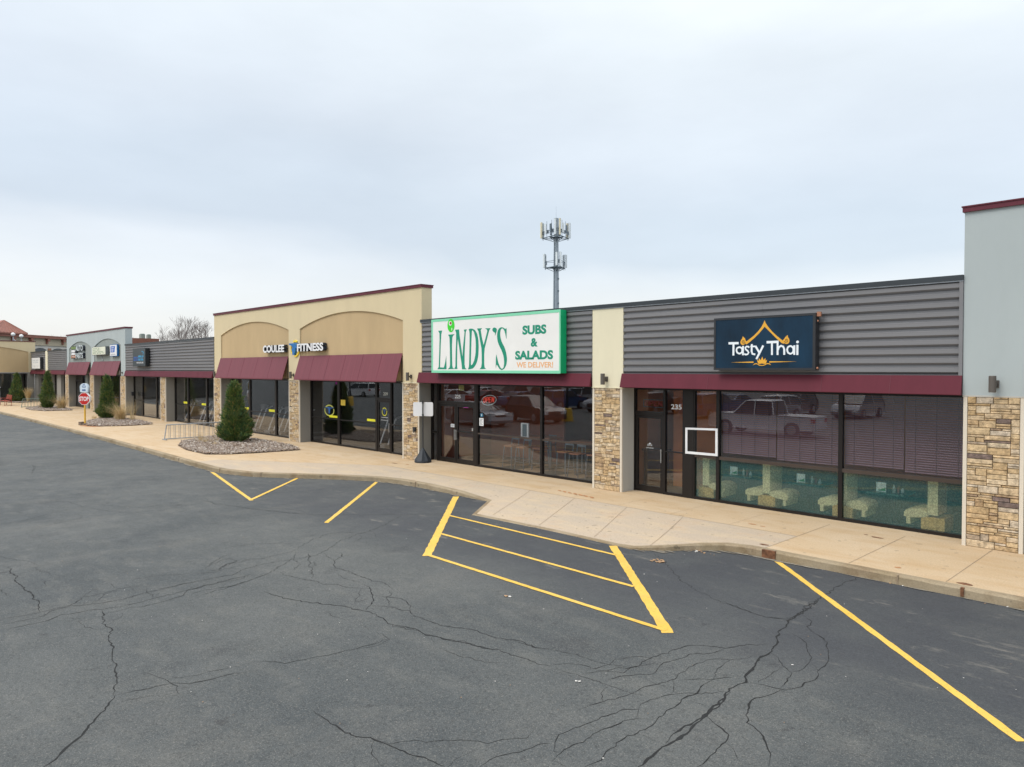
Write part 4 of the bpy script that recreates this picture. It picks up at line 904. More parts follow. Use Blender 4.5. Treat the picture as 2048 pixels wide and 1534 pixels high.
for k in range(8):
    ya, yb = -0.3 - 2.4 * k, -0.3 - 2.4 * (k + 1)
    m_ = MB(); m_.box(xf - .75, xf - .64, ya - .06, ya, 0, 3.0); m_.box(xf - .75, xf - .64, yb, yb + .06, 0, 3.0); m_.box(xf - .75, xf - .64, yb + .06, ya - .06, 0, .08); m_.box(xf - .75, xf - .64, yb + .06, ya - .06, 2.9, 2.98)
    f = m_.build('window', BRONZE, parent=b8); g = MB(); g.box(xf - .70, xf - .692, yb + .06, ya - .06, .08, 2.9); g.build('pane', GLASS, parent=f)
mb = MB(); mb.box(xf - 6, xf - 5.9, -20, .4, 0, 3); mb.box(xf - 6, xf - .76, -20, .4, -.02, 0.0); mb.box(xf - 5.9, xf - .8, .35, .4, 0, 3); mb.build('back_wall', MATS['dim_wall'], parent=b8)
mb = MB(); mb.box(xf - .8, xf + .02, -.3, .29, 0, 3.04); mb.build('pier', TAUPE, parent=b8)

# ================================================================== signs
SG = {'lindy':{'L':[[[-19.865,4.739],[-19.642,4.738],[-19.692,4.613],[-19.721,4.308],[-19.751,3.798],[-19.765,3.458],[-19.547,3.452],[-19.478,3.617],[-19.416,3.857],[-19.405,3.394],[-19.91,3.394],[-19.835,3.478],[-19.809,3.926],[-19.787,4.437],[-19.79,4.642]]],'i':[[[-19.314,4.582],[-18.964,4.592],[-19.055,4.528],[-19.087,4.467],[-19.103,4.166],[-19.096,3.79],[-19.089,3.514],[-19.057,3.439],[-18.97,3.404],[-19.329,3.394],[-19.236,3.452],[-19.208,3.54],[-19.215,4.043],[-19.23,4.421],[-19.246,4.509]]],'N':[[[-18.936,4.741],[-18.721,4.742],[-18.702,4.578],[-18.626,4.205],[-18.542,3.809],[-18.51,4.153],[-18.452,4.496],[-18.433,4.643],[-18.471,4.718],[-18.308,4.731],[-18.376,4.64],[-18.403,4.347],[-18.434,3.906],[-18.435,3.561],[-18.404,3.438],[-18.332,3.389],[-18.569,3.394],[-18.588,3.562],[-18.665,3.909],[-18.734,4.208],[-18.788,4.432],[-18.82,4.16],[-18.832,3.663],[-18.829,3.489],[-18.813,3.401],[-18.978,3.401],[-18.919,3.489],[-18.906,3.913],[-18.878,4.36],[-18.877,4.634]]],'D':[[[-18.225,4.737],[-18.056,4.745],[-17.908,4.696],[-17.797,4.571],[-17.732,4.376],[-17.714,4.135],[-17.732,3.847],[-17.798,3.631],[-17.909,3.486],[-18.02,3.414],[-18.132,3.399],[-18.264,3.384],[-18.2,3.487],[-18.188,3.902],[-18.169,4.389],[-18.176,4.633]],[[-18.056,4.689],[-18.079,4.387],[-18.102,3.901],[-18.114,3.511],[-18.02,3.56],[-17.927,3.704],[-17.872,3.897],[-17.853,4.187],[-17.871,4.404],[-17.937,4.6],[-18.0,4.675]]],'Y':[[[-17.797,4.735],[-17.55,4.736],[-17.615,4.672],[-17.561,4.443],[-17.471,4.178],[-17.363,4.437],[-17.292,4.624],[-17.299,4.672],[-17.399,4.723],[-17.132,4.719],[-17.203,4.644],[-17.292,4.411],[-17.417,4.081],[-17.442,3.891],[-17.442,3.557],[-17.417,3.449],[-17.356,3.404],[-17.67,3.394],[-17.587,3.462],[-17.561,3.605],[-17.561,3.893],[-17.579,4.084],[-17.67,4.422],[-17.724,4.64]]],'q':[[[-16.94,4.733],[-16.853,4.701],[-16.829,4.653],[-16.853,4.584],[-16.923,4.451],[-16.912,4.563],[-16.992,4.589],[-17.045,4.638],[-17.038,4.697],[-16.992,4.725]]],'S':[[[-16.376,4.705],[-16.386,4.313],[-16.427,4.476],[-16.477,4.616],[-16.562,4.694],[-16.647,4.665],[-16.681,4.554],[-16.664,4.391],[-16.596,4.25],[-16.46,4.061],[-16.386,3.875],[-16.359,3.69],[-16.393,3.529],[-16.477,3.414],[-16.596,3.362],[-16.715,3.402],[-16.819,3.531],[-16.853,3.542],[-16.888,3.395],[-16.871,3.894],[-16.819,3.765],[-16.767,3.6],[-16.664,3.437],[-16.579,3.402],[-16.511,3.46],[-16.487,3.599],[-16.511,3.784],[-16.596,3.971],[-16.733,4.16],[-16.801,4.302],[-16.826,4.466],[-16.801,4.605],[-16.733,4.696],[-16.613,4.733],[-16.494,4.698],[-16.437,4.656]]]},'roof':[[-7.846,4.519],[-7.82,4.454],[-7.76,4.368],[-7.66,4.253],[-7.548,4.149],[-7.444,4.067],[-7.38,4.019],[-7.379,3.966],[-7.437,3.987],[-7.562,4.097],[-7.688,4.221],[-7.802,4.332],[-7.845,4.372],[-7.894,4.316],[-7.972,4.231],[-8.087,4.126],[-8.203,4.034],[-8.291,3.975],[-8.335,4.011],[-8.247,4.077],[-8.116,4.168],[-8.001,4.273],[-7.916,4.377],[-7.871,4.456]],'curl':[[[-8.32,3.996],[-8.379,3.957],[-8.432,3.986],[-8.447,4.034],[-8.428,4.082],[-8.396,4.122],[-8.388,4.17],[-8.359,4.149],[-8.348,4.128],[-8.333,4.134],[-8.321,4.093],[-8.303,4.051],[-8.262,4.043]],[[-7.396,3.999],[-7.341,3.961],[-7.28,3.97],[-7.251,4.022],[-7.261,4.074],[-7.291,4.115],[-7.295,4.165],[-7.322,4.142],[-7.336,4.119],[-7.352,4.13],[-7.363,4.097],[-7.39,4.065],[-7.417,4.04]]],'spiral':[[[-8.321,4.024],[-8.35,4.004],[-8.387,4.012],[-8.402,4.043],[-8.383,4.07],[-8.351,4.066],[-8.346,4.038],[-8.365,4.032]],[[-7.376,4.025],[-7.341,3.998],[-7.301,4.01],[-7.29,4.047],[-7.312,4.072],[-7.342,4.064],[-7.342,4.037],[-7.324,4.033]]],'tt':[('b',[[-8.75,4.014],[-8.489,4.012]],40),('s',[[-8.621,4.032],[-8.623,3.723]],36),('a',[[-8.394,3.847],[-8.409,3.895],[-8.469,3.92],[-8.529,3.898],[-8.547,3.85],[-8.528,3.791],[-8.468,3.758],[-8.408,3.789],[-8.394,3.847]],30),('s',[[-8.375,3.943],[-8.378,3.725]],32),('s',[[-8.219,3.901],[-8.246,3.923],[-8.29,3.927],[-8.32,3.9],[-8.312,3.866],[-8.26,3.824],[-8.233,3.786],[-8.259,3.748],[-8.304,3.738],[-8.345,3.757]],28),('s',[[-8.155,3.981],[-8.16,3.815],[-8.139,3.753],[-8.069,3.739]],32),('b',[[-8.19,3.925],[-8.068,3.925]],26),('s',[[-8.068,3.936],[-7.968,3.778]],34),('b',[[-7.872,3.942],[-8.039,3.63]],34),('b',[[-7.792,4.014],[-7.506,4.016]],40),('s',[[-7.666,4.027],[-7.663,3.72]],32),('b',[[-7.53,4.003],[-7.528,3.718]],32),('s',[[-7.521,3.83],[-7.502,3.894],[-7.45,3.924],[-7.398,3.905],[-7.374,3.847],[-7.373,3.72]],32),('a',[[-7.158,3.83],[-7.176,3.887],[-7.232,3.919],[-7.289,3.894],[-7.31,3.833],[-7.288,3.767],[-7.231,3.736],[-7.175,3.765],[-7.158,3.83]],30),('s',[[-7.141,3.928],[-7.142,3.716]],32),('s',[[-7.072,3.939],[-7.073,3.711]],34)],'dot':[[-7.07,4.001],[-7.041,4.0]],'line':[[[-8.694,3.559],[-8.112,3.575],[-8.111,3.545]],[[-7.725,3.577],[-7.082,3.567],[-7.725,3.548]]],'lotus':[[[-7.935,3.527],[-7.932,3.607],[-7.899,3.686],[-7.865,3.607],[-7.861,3.527]],[[-7.967,3.528],[-7.981,3.592],[-7.979,3.656],[-7.924,3.592],[-7.903,3.527]],[[-7.892,3.527],[-7.872,3.591],[-7.819,3.655],[-7.816,3.591],[-7.829,3.527]],[[-7.988,3.521],[-8.01,3.568],[-8.021,3.616],[-7.958,3.568],[-7.931,3.521]],[[-7.866,3.52],[-7.84,3.567],[-7.779,3.614],[-7.789,3.567],[-7.809,3.52]],[[-8.125,3.487],[-8.082,3.528],[-8.024,3.535],[-7.966,3.5],[-7.897,3.487],[-7.838,3.503],[-7.774,3.537],[-7.718,3.529],[-7.679,3.486],[-7.725,3.51],[-7.774,3.516],[-7.838,3.484],[-7.897,3.473],[-7.966,3.479],[-8.024,3.514],[-8.075,3.509]]]}
GRN = M('sign_green', (0.0, 0.26, 0.155), 0.5, 0, .03); MINT = M('mint_border', (0.22, 0.66, 0.42), 0.45, 0, .03)
VGRN = M('vivid_green_side', (0.0, 0.42, 0.16), 0.45, 0, .05); FACE = M('white_sign_face', (0.80, 0.80, 0.77), 0.4, 0, .03)
OLV = M('olive_green', (0.04, 0.62, 0.02), 0.45, 0, .03); ORN = M('pale_orange_letter', (0.80, 0.43, 0.20), 0.5, 0, .03); PIM = M('pimento_red', (0.30, 0.06, 0.03), .5)
t = thing('sign', (-17.1, -.3, 3.28), 'wide white box sign with green border, green lettering and an olive', 'sign')
mb = MB(); mb.box(-20.24, -14.10, -.305, -.045, 3.275, 5.135); mb.build('sign_box', VGRN, parent=t)
mb = MB(); x0, x1, z0, z1 = -20.25, -14.09, 3.268, 5.142; b_ = .085
mb.box(x0, x1, -.318, -.3055, z0, z0 + b_); mb.box(x0, x1, -.318, -.3055, z1 - b_, z1); mb.box(x0, x0 + b_, -.318, -.3055, z0 + b_, z1 - b_); mb.box(x1 - b_ * .6, x1, -.318, -.3055, z0 + b_, z1 - b_)
mb.build('border', MINT, parent=t)
mb = MB(); mb.box(x0 + b_, x1 - b_ * .6, -.312, -.3056, z0 + b_, z1 - b_); mb.build('sign_face', FACE, parent=t)
mb = MB()
for k, loops in SG['lindy'].items(): shape(mb, [smooth_loop(l, 1) if k in 'SDq' else l for l in loops], -.316, .006)
text(mb, 'SUBS', -15.67, -14.66, 4.453, 4.734, -.316, .006, bold=.045); text(mb, '&', -15.31, -15.02, 4.076, 4.34, -.316, .006, bold=.04)
text(mb, 'SALADS', -15.99, -14.386, 3.688, 3.963, -.316, .006, bold=.045)
mb.build('lettering', GRN, parent=t)
mb = MB(); text(mb, 'WE DELIVER!', -15.93, -14.385, 3.444, 3.615, -.316, .006, bold=.02); mb.build('lettering', ORN, parent=t, label='pale orange bottom line of lettering')
mb = MB(); shape(mb, [ell(-19.153, 4.89, .19, .226)], -.3185, .004, 0); shape(mb, [ell(-19.18, 4.965, .085, .075)], -.322, .003, 1); shape(mb, [ell(-19.165, 4.972, .055, .045)], -.325, .003, 2)
shape(mb, [ell(-19.10, 4.76, .02, .05)], -.322, .003, 1)
mb.build('olive', [OLV, FACE, PIM], parent=t)

NAVY = M('navy_sign_face', (0.004, 0.024, 0.050), 0.5, 0, .45, 1.6, (1, 1, .5), spec=.25); GOLD = M('gold_letter', (0.78, 0.40, 0.035), 0.45, 0, .06); GOLDD = M('dark_gold', (0.10, 0.05, 0.02), .5)
LETW = M('white_letter', (0.80, 0.86, 0.90), 0.45, 0, .03)
t = thing('sign', (-7.9, -.2, 3.37), 'navy box sign with white lettering, a gold temple roof and a small lotus', 'sign')
mb = MB(); x0, x1, z0, z1 = -9.14, -6.67, 3.375, 4.625
mb.box(x0, x1, -.215, -.045, z0, z1); mb.box(x0, x1, -.235, -.2155, z0, z0 + .05); mb.box(x0, x1, -.235, -.2155, z1 - .05, z1); mb.box(x0, x0 + .05, -.235, -.2155, z0 + .05, z1 - .05); mb.box(x1 - .06, x1, -.235, -.2155, z0 + .05, z1 - .05)
mb.build('sign_box', BLACK, parent=t)
mb = MB(); mb.box(x0 + .05, x1 - .06, -.226, -.2156, z0 + .05, z1 - .05); mb.build('sign_face', NAVY, parent=t)
mb = MB(); k = 0
for kind, pts, wpx in SG['tt']:
    L, Rr = ribbon(pts[:-1] if kind == 'a' else pts, wpx * .00138, kind == 'a')
    yy = -.2295 - (0.0018 if kind == 'b' else 0) - .0006 * (k % 3); k += 1
    if kind == 'a': shape(mb, [smooth_loop(L, 2), smooth_loop(Rr, 2)], yy, .004)
    else: shape(mb, [L + Rr[::-1]], yy, .004)
c = SG['dot'][0]; shape(mb, [ell(c[0], c[1], .031, .031, 16)], -.2295, .004)
mb.build('lettering', LETW, parent=t)
mb = MB(); shape(mb, [SG['roof']], -.2285, .003)
for l in SG['curl']: shape(mb, [smooth_loop(l, 1)], -.230, .004)
for l in SG['line']: shape(mb, [l], -.2285, .003)
for i, l in enumerate(SG['lotus']): shape(mb, [l], -.2285 - .0012 * i, .003)
mb.build('emblem', GOLD, parent=t)
mb = MB()
for l in SG['spiral']:
    L, Rr = ribbon(l, .011); shape(mb, [L + Rr[::-1]], -.2345, .002)
mb.build('emblem_outline', GOLDD, parent=t)
mb = MB(); mb.obox((-6.635, -.13, 4.60), .04, .05, .05, .2); mb.tube((-6.64, -.2, 4.45), (-6.62, -.2, 4.45), .02); mb.tube((-6.65, -.2, 3.42), (-6.62, -.2, 3.42), .025)
mb.build('bracket', M('rusty_bracket', (0.42, 0.20, 0.12), .7, .2), parent=t)

# fitness club channel letters
DBLUE = M('letter_return', (0.012, 0.02, 0.035), .5); BLUE = M('blue_emblem', (0.0, 0.13, 0.38), .4); YLW = M('yellow_emblem', (0.85, 0.62, 0.03), .5)
t = thing('sign', (-31.1, -.15, 4.0), 'white channel letters with a blue and yellow emblem between the two arches', 'sign')
for wrd, a, b in (('COULEE', -34.10, -31.84), ('FITNESS', -30.55, -28.16)):
    mb = MB(); text(mb, wrd, a, b, 4.20, 4.56, -.105, .12, bold=.035); mb.build('letter_return', DBLUE, parent=t)
    mb = MB(); text(mb, wrd, a, b, 4.20, 4.56, -.170, .008, bold=.035); mb.build('lettering', WHITE, parent=t)
mb = MB(); shape(mb, [[(-31.50, 4.60), (-30.66, 4.60), (-30.72, 4.52), (-30.80, 4.52), (-30.70, 4.36), (-30.86, 4.36), (-30.83, 4.28), (-30.98, 4.06), (-31.12, 4.06), (-31.24, 4.36), (-31.12, 4.36), (-31.16, 4.44), (-31.30, 4.52), (-31.44, 4.52)]], -.10, .13); mb.build('emblem', BLUE, parent=t)
mb = MB(); L, Rr = ribbon(ell(-31.0, 4.36, .36, .34, 14, 60, 115), .08); shape(mb, [L + Rr[::-1]], -.05, .06)
L, Rr = ribbon(ell(-31.0, 4.36, .40, .34, 22, 165, 222), .06); shape(mb, [L + Rr[::-1]], -.05, .06)
L, Rr = ribbon(ell(-30.98, 4.36, .38, .36, 24, 262, 345), .075); shape(mb, [L + Rr[::-1]], -.05, .06)
mb.build('emblem_ring', YLW, parent=t)
mb = MB(); mb.box(-34.1, -31.9, -.045, -.012, 4.30, 4.40); mb.box(-30.5, -28.1, -.045, -.012, 4.30, 4.40); mb.build('raceway', DBLUE, parent=t)

# charcoal sign
CHAR = M('charcoal_sign', (0.035, 0.05, 0.06), .4); CY = M('cyan_letter', (0.03, 0.30, 0.52), .4, es=.15, emit=(0.03, .3, .52)); BL2 = M('blue_letter', (0.01, 0.10, 0.42), .4, es=.15, emit=(.01, .1, .42))
t = thing('sign', (-53.1, -.3, 3.6), 'square charcoal box sign with blue glowing lettering on grey ribbed metal', 'sign')
mb = MB(); mb.box(-54.45, -51.70, -.295, -.05, 3.58, 4.81); mb.build('sign_box', M('black_box', (0.01, 0.014, 0.016), .6), parent=t)
mb = MB(); mb.box(-54.42, -51.73, -.302, -.2955, 3.61, 4.78); mb.build('sign_face', CHAR, parent=t)
def scr(mb, x0, x1, z0, z1, y, n, m=0):    # lettering too small in the photo to be read
    wd = (x1 - x0) / n
    for i in range(n):
        xa = x0 + i * wd; k = (i * 7 + 3) % 4
        mb.box(xa, xa + wd * .25, y, y + .004, z0, z1, m)
        if k != 0: mb.box(xa + wd * .25, xa + wd * .75, y, y + .004, z1 - (z1 - z0) * .25, z1, m)
        if k != 1: mb.box(xa + wd * .25, xa + wd * .75, y, y + .004, z0, z0 + (z1 - z0) * .25, m)
mb = MB(); scr(mb, -54.2, -53.2, 3.98, 4.24, -.307, 5, 0); scr(mb, -53.15, -52.1, 3.98, 4.32, -.307, 5, 1); L, Rr = ribbon(ell(-52.35, 4.5, .2, .1, 12, -60, 150), .035); shape(mb, [L + Rr[::-1]], -.306, .004, 1)
L, Rr = ribbon(ell(-52.30, 4.4, .3, .2, 12, -60, 60), .03); shape(mb, [L + Rr[::-1]], -.306, .004, 1)
mb.build('lettering', [BL2, CY], parent=t)
mb = MB(); scr(mb, -53.55, -52.1, 3.79, 3.88, -.307, 10); mb.build('lettering', WHITE, parent=t, label='small white bottom line of lettering')
# white sign in the corner
t = thing('sign', (-86.5, -.3, 3.4), 'white box sign with faded lettering on the far grey front near the corner', 'sign')
mb = MB(); mb.box(-88.4, -84.46, -.29, -.05, 3.43, 4.56); mb.build('sign_box', BLACK, parent=t)
mb = MB(); mb.box(-88.38, -84.48, -.30, -.2905, 3.45, 4.54); mb.build('sign_face', FACE, parent=t)
mb = MB(); scr(mb, -87.9, -85.0, 4.0, 4.35, -.305, 7); scr(mb, -87.9, -85.0, 3.68, 3.74, -.305, 14); mb.build('lettering', M('faded_letter', (.55, .57, .57), .6), parent=t)
# two signs under the right narrow arch
t = thing('sign', (-63.3, -.25, 4.5), 'long low cream box sign with faded green lettering under an arch', 'sign')
mb = MB(); mb.box(-65.2, -61.38, -.24, -.0, 4.51, 5.16); mb.build('sign_box', M('grey_box', (0.13, 0.15, 0.16), .5), parent=t)
mb = MB(); mb.box(-65.17, -61.41, -.25, -.2405, 4.54, 5.13); mb.build('sign_face', M('cream_sign_face', (0.72, 0.74, 0.60), .5), parent=t)
mb = MB(); scr(mb, -64.9, -63.0, 4.87, 5.06, -.255, 5); scr(mb, -64.9, -61.8, 4.62, 4.80, -.255, 8); mb.build('lettering', M('faded_green', (.27, .36, .25), .6), parent=t)
mb = MB(); mb.tube((-63.5, -.02, 4.5), (-63.1, -.02, 4.1), .02); mb.tube((-63.1, -.02, 4.1), (-63.1, -.02, 4.0), .02); mb.build('conduit', GALV, parent=t)
t = thing('sign', (-59.7, -.1, 4.4), 'square blue and white box sign under an arch, right of the cream one', 'sign')
mb = MB(); mb.box(-60.64, -58.8, -.13, -.0, 4.36, 5.25); mb.build('sign_box', M('blue_box', (0.0, 0.12, 0.36), .4), parent=t)
mb = MB(); mb.box(-60.60, -58.84, -.14, -.1305, 4.40, 5.21); mb.build('sign_face', WHITE, parent=t)
mb = MB(); mb.xz([(-60.4, 4.66), (-59.4, 4.66), (-59.25, 5.12), (-60.4, 5.12)], -.146, -.1405, 0); mb.box(-60.2, -59.55, -.150, -.1465, 4.98, 5.03, 1); mb.box(-60.2, -59.6, -.150, -.1465, 4.86, 4.90, 1); mb.box(-60.2, -59.65, -.150, -.1465, 4.74, 4.79, 1); scr(mb, -60.3, -59.1, 4.46, 4.54, -.146, 8, 2)
mb.build('lettering', [BL2, WHITE, M('grey_letter', (.35, .38, .45), .5)], parent=t)
# auto parts letters
t = thing('sign', (-70.5, -.1, 4.3), 'two rows of silver letters beside a green, white and orange panel', 'sign')
mb = MB(); mb.box(-72.65, -70.95, -.11, 0.0, 4.32, 5.40); mb.build('sign_box', DBLUE, parent=t)
mb = MB(); mb.box(-72.6, -71.0, -.12, -.1105, 5.12, 5.36, 0); mb.box(-72.5, -71.3, -.13, -.1105, 4.62, 5.06, 1); mb.box(-72.6, -71.0, -.12, -.1105, 4.36, 4.58, 2); mb.box(-72.5, -71.2, -.136, -.1305, 4.82, 4.86, 3); mb.box(-72.4, -71.3, -.126, -.1205, 4.45, 4.49, 1)
mb.build('sign_face', [M('leaf_green', (.14, .22, .06), .5), WHITE, M('burnt_orange', (.42, .15, .06), .5), DBLUE], parent=t)
mb = MB(); text(mb, 'AUTO', -70.85, -68.5, 4.95, 5.42, -.08, .16, bold=.04); text(mb, 'PARTS', -70.95, -68.5, 4.30, 4.78, -.08, .16, bold=.04); mb.build('letter_return', DBLUE, parent=t)
mb = MB(); text(mb, 'AUTO', -70.85, -68.5, 4.95, 5.42, -.166, .01, bold=.02); text(mb, 'PARTS', -70.95, -68.5, 4.30, 4.78, -.166, .01, bold=.02); mb.build('lettering', M('silver_letter', (.62, .70, .72), .4), parent=t)

# ------------------------------------------------------------------ window lettering, neon and notices
NUM = M('white_vinyl', (0.78, 0.80, 0.80), .5, 0, .02); YV = M('yellow_vinyl', (0.80, 0.78, 0.02), .5, 0, .03); BV = M('blue_vinyl', (0.02, 0.10, 0.30), .5)
def vinyl(name, par_label, cat, fn, mats, at, group=None):
    mb = MB(); fn(mb); return mb.build(name, mats, origin=at, label=par_label, cat=cat, group=group)
YG = W - .0052
vinyl('house_number', 'white number 235 on the glass beside the restaurant door', 'house number', lambda m: text(m, '235', -10.90, -10.57, 2.32, 2.455, YG, .002, .018), NUM, (-10.7, YG, 2.4))
vinyl('house_number', 'white number 225 on the glass above the double doors', 'house number', lambda m: text(m, '225', -20.06, -19.74, 2.345, 2.475, YG, .002, .018), NUM, (-19.9, YG, 2.4))
vinyl('house_number', 'pale number 209 above the door of the fitness club', 'house number', lambda m: text(m, '209', -24.66, -24.34, 2.32, 2.46, YG, .002, .02), M('pale_vinyl', (.5, .52, .48), .6), (-24.5, YG, 2.4))
NR = M('neon_red', (0.55, 0.06, 0.04), .4, emit=(1.0, .12, .08), es=.38); NW = M('neon_white', (0.65, 0.75, 0.76), .4, emit=(.7, .9, .92), es=.12)
NROFF = M('unlit_neon_red', (0.42, 0.07, 0.05), .4); NBOFF = M('unlit_neon_blue', (0.10, 0.20, 0.24), .4)
t = thing('neon_sign', (-18.33, W + .1, 2.3), 'red neon OPEN sign in a tilted white ellipse, in the window beside the double doors', 'neon sign')
mb = MB(); pts = []
for i in range(40):
    a = 6.283 * i / 40; u, v = .375 * math.cos(a), .165 * math.sin(a); c_, s_ = math.cos(.12), math.sin(.12)
    pts.append((-18.33 + u * c_ - v * s_, W + .09, 2.325 + u * s_ + v * c_))
mb.path(pts + pts[:1], .011, 6); mb.build('tube_ring', NW, parent=t)
mb = MB()
def neon(mb, x0, z0, wd, h, glyph, y, r, sh=.15):
    G = {'O': [[(0, .25), (0, .75), (.25, 1), (.75, 1), (1, .75), (1, .25), (.75, 0), (.25, 0), (0, .25)]], 'P': [[(0, 0), (0, 1), (.8, 1), (1, .8), (1, .6), (.8, .45), (0, .45)]],
         'E': [[(1, 0), (0, 0), (0, 1), (1, 1)], [(0, .5), (.8, .5)]], 'N': [[(0, 0), (0, 1), (1, 0), (1, 1)]]}[glyph]
    for l in G:
        for e in (0, .022): mb.path([(x0 + wd * u + e + sh * h * v, y, z0 + h * v + e * .4) for u, v in l], r, 5)
for i, g in enumerate('OPEN'): neon(mb, -18.62 + i * .142, 2.235 + i * .010, .095, .17, g, W + .085, .010)
mb.build('tube_letters', NR, parent=t)
t = thing('neon_sign', (-11.53, W + .1, 2.35), 'unlit red and blue OPEN sign in the pane above the restaurant door', 'neon sign')
mb = MB(); mb.path([(-11.86, W + .09, 2.35), (-11.20, W + .09, 2.35), (-11.20, W + .09, 2.55), (-11.86, W + .09, 2.55), (-11.86, W + .09, 2.35)], .009, 6); mb.build('tube_frame', NBOFF, parent=t)
mb = MB()
for i, g in enumerate('OPEN'): neon(mb, -11.80 + i * .145, 2.385, .095, .125, g, W + .085, .0085, 0)
mb.build('tube_letters', NROFF, parent=t)
def notice(x0, x1, z0, z1, col, label, name='notice', y=YG, lines=0, lc=(.15, .15, .17), cat='notice'):
    mb = MB(); mb.box(x0, x1, y - .002, y, z0, z1, 0)
    for i in range(lines):
        z = z1 - (z1 - z0) * (i + 1) / (lines + 1); mb.box(x0 + (x1 - x0) * .15, x1 - (x1 - x0) * (.15 + .2 * (i % 2)), y - .0035, y - .0021, z - .008, z + .008, 1)
    return mb.build(name, [M('paper_%02d%02d%02d' % tuple(int(c * 99) for c in col), col, .7, 0, .04), M('ink_%02d%02d%02d' % tuple(int(c * 99) for c in lc), lc, .7)], origin=((x0 + x1) / 2, y, z0), label=label, cat=cat)
notice(-18.72, -18.50, 1.43, 1.70, (.78, .80, .80), 'white hours notice stuck on the glass beside the double doors', lines=5)
mb = MB(); shape(mb, [ell(-18.60, 1.80, .085, .07, 20)], YG, .002, 0); shape(mb, [[(-18.61, 1.77), (-18.59, 1.77), (-18.58, 1.83), (-18.62, 1.83)]], YG - .002, .002, 1)
mb.build('sticker', [M('teal_blue_sticker', (.01, .14, .24), .5), NUM], origin=(-18.6, YG, 1.8), label='round blue sticker just above the hours notice', cat='sticker')
notice(-20.30, -20.07, 1.29, 1.41, (.75, .78, .80), 'small white card on the left leaf of the double doors', lines=2)
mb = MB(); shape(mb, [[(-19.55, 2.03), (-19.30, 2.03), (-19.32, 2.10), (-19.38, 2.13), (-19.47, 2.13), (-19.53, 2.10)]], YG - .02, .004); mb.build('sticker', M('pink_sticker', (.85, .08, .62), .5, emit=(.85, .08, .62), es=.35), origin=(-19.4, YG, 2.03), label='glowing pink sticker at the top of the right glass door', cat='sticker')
notice(-19.93, -19.62, 2.62, 2.82, (.42, .40, .12), 'yellow paper at the top of the pane above the double doors', y=W + .06)
notice(-19.12, -18.99, 1.22, 1.31, (.62, .62, .58), 'tiny opening hours lettering on the right glass door', lines=2)
mb = MB(); scr(mb, -11.66, -11.50, 1.28, 1.32, YG, 5); scr(mb, -11.70, -11.46, 1.21, 1.235, YG, 9); mb.xz([(-11.63, 1.33), (-11.53, 1.33), (-11.58, 1.37)], YG - .002, YG)
mb.build('door_lettering', NUM, origin=(-11.6, YG, 1.2), label='small white shop lettering on the glass of the restaurant door', cat='lettering')
def club_ring(mb, cx, cz, rx, rz, wd):
    for a0, a1 in ((35, 145), (160, 380)):
        L, Rr = ribbon(ell(cx, cz, rx, rz, 26, a0, a1), wd); shape(mb, [L + Rr[::-1]], YG, .002, 0)
    shape(mb, [[(cx - rx * 1.1, cz + rz * .62), (cx + rx * 1.1, cz + rz * .62), (cx + rx * .7, cz + rz * .45), (cx + rx * .25, cz + rz * .4), (cx + rx * .1, cz - rz * .6), (cx - rx * .1, cz - rz * .6), (cx - rx * .25, cz + rz * .4), (cx - rx * .7, cz + rz * .45)]], YG - .0025, .002, 1)
mb = MB(); club_ring(mb, -29.0, 1.53, .40, .235, .06); mb.build('club_emblem', [M('olive_vinyl', (.45, .47, .10), .6), BV], origin=(-29, YG, 1.3), label='large yellow ring emblem on the left pane of the fitness club', cat='emblem')
mb = MB(); club_ring(mb, -24.58, 1.66, .17, .155, .035); text(mb, 'COULEE FITNESS', -24.80, -24.36, 1.41, 1.445, YG, .002, .02, 2); scr(mb, -24.83, -24.33, 1.30, 1.33, YG, 12, 2)
mb.build('club_emblem', [YV, BV, NUM], origin=(-24.6, YG, 1.3), label='small yellow ring emblem with white lettering on the fitness club door', cat='emblem')
for i, (a, b, z0, z1, lab) in enumerate([(-28.98, -28.24, 1.235, 1.30, 'below the large ring emblem'), (-25.85, -25.17, 1.235, 1.30, 'left of the fitness club door'),
        (-38.12, -37.45, 1.235, 1.32, 'behind the nearest juniper'), (-35.08, -34.37, 1.235, 1.32, 'on the middle pane under the left arch'),
        (-47.2, -46.52, 1.235, 1.32, 'just right of the far stone pier'), (-44.17, -43.56, 1.235, 1.32, 'on the second pane left of the cream building')]):
    mb = MB(); mb.box(a - .03, b + .03, YG - .001, YG, z0 - .015, z1 + .015, 0); text(mb, 'FITNESS', a, b, z0 + .01, z1 - .01, YG - .0015, .001, .0, 1)
    mb.build('window_lettering', [YV, M('olive_ink', (.38, .36, .03), .6)], origin=(a, YG, z0), label='yellow word strip on the glass ' + lab, cat='lettering', group='yellow word strips low on the windows')
notice(-28.45, -28.15, 2.72, 2.86, (.30, .03, .33), 'purple poster at the top of the left fitness club pane')
notice(-28.0, -27.62, 1.80, 2.05, (.62, .45, .05), 'yellow poster left on the middle fitness club pane')

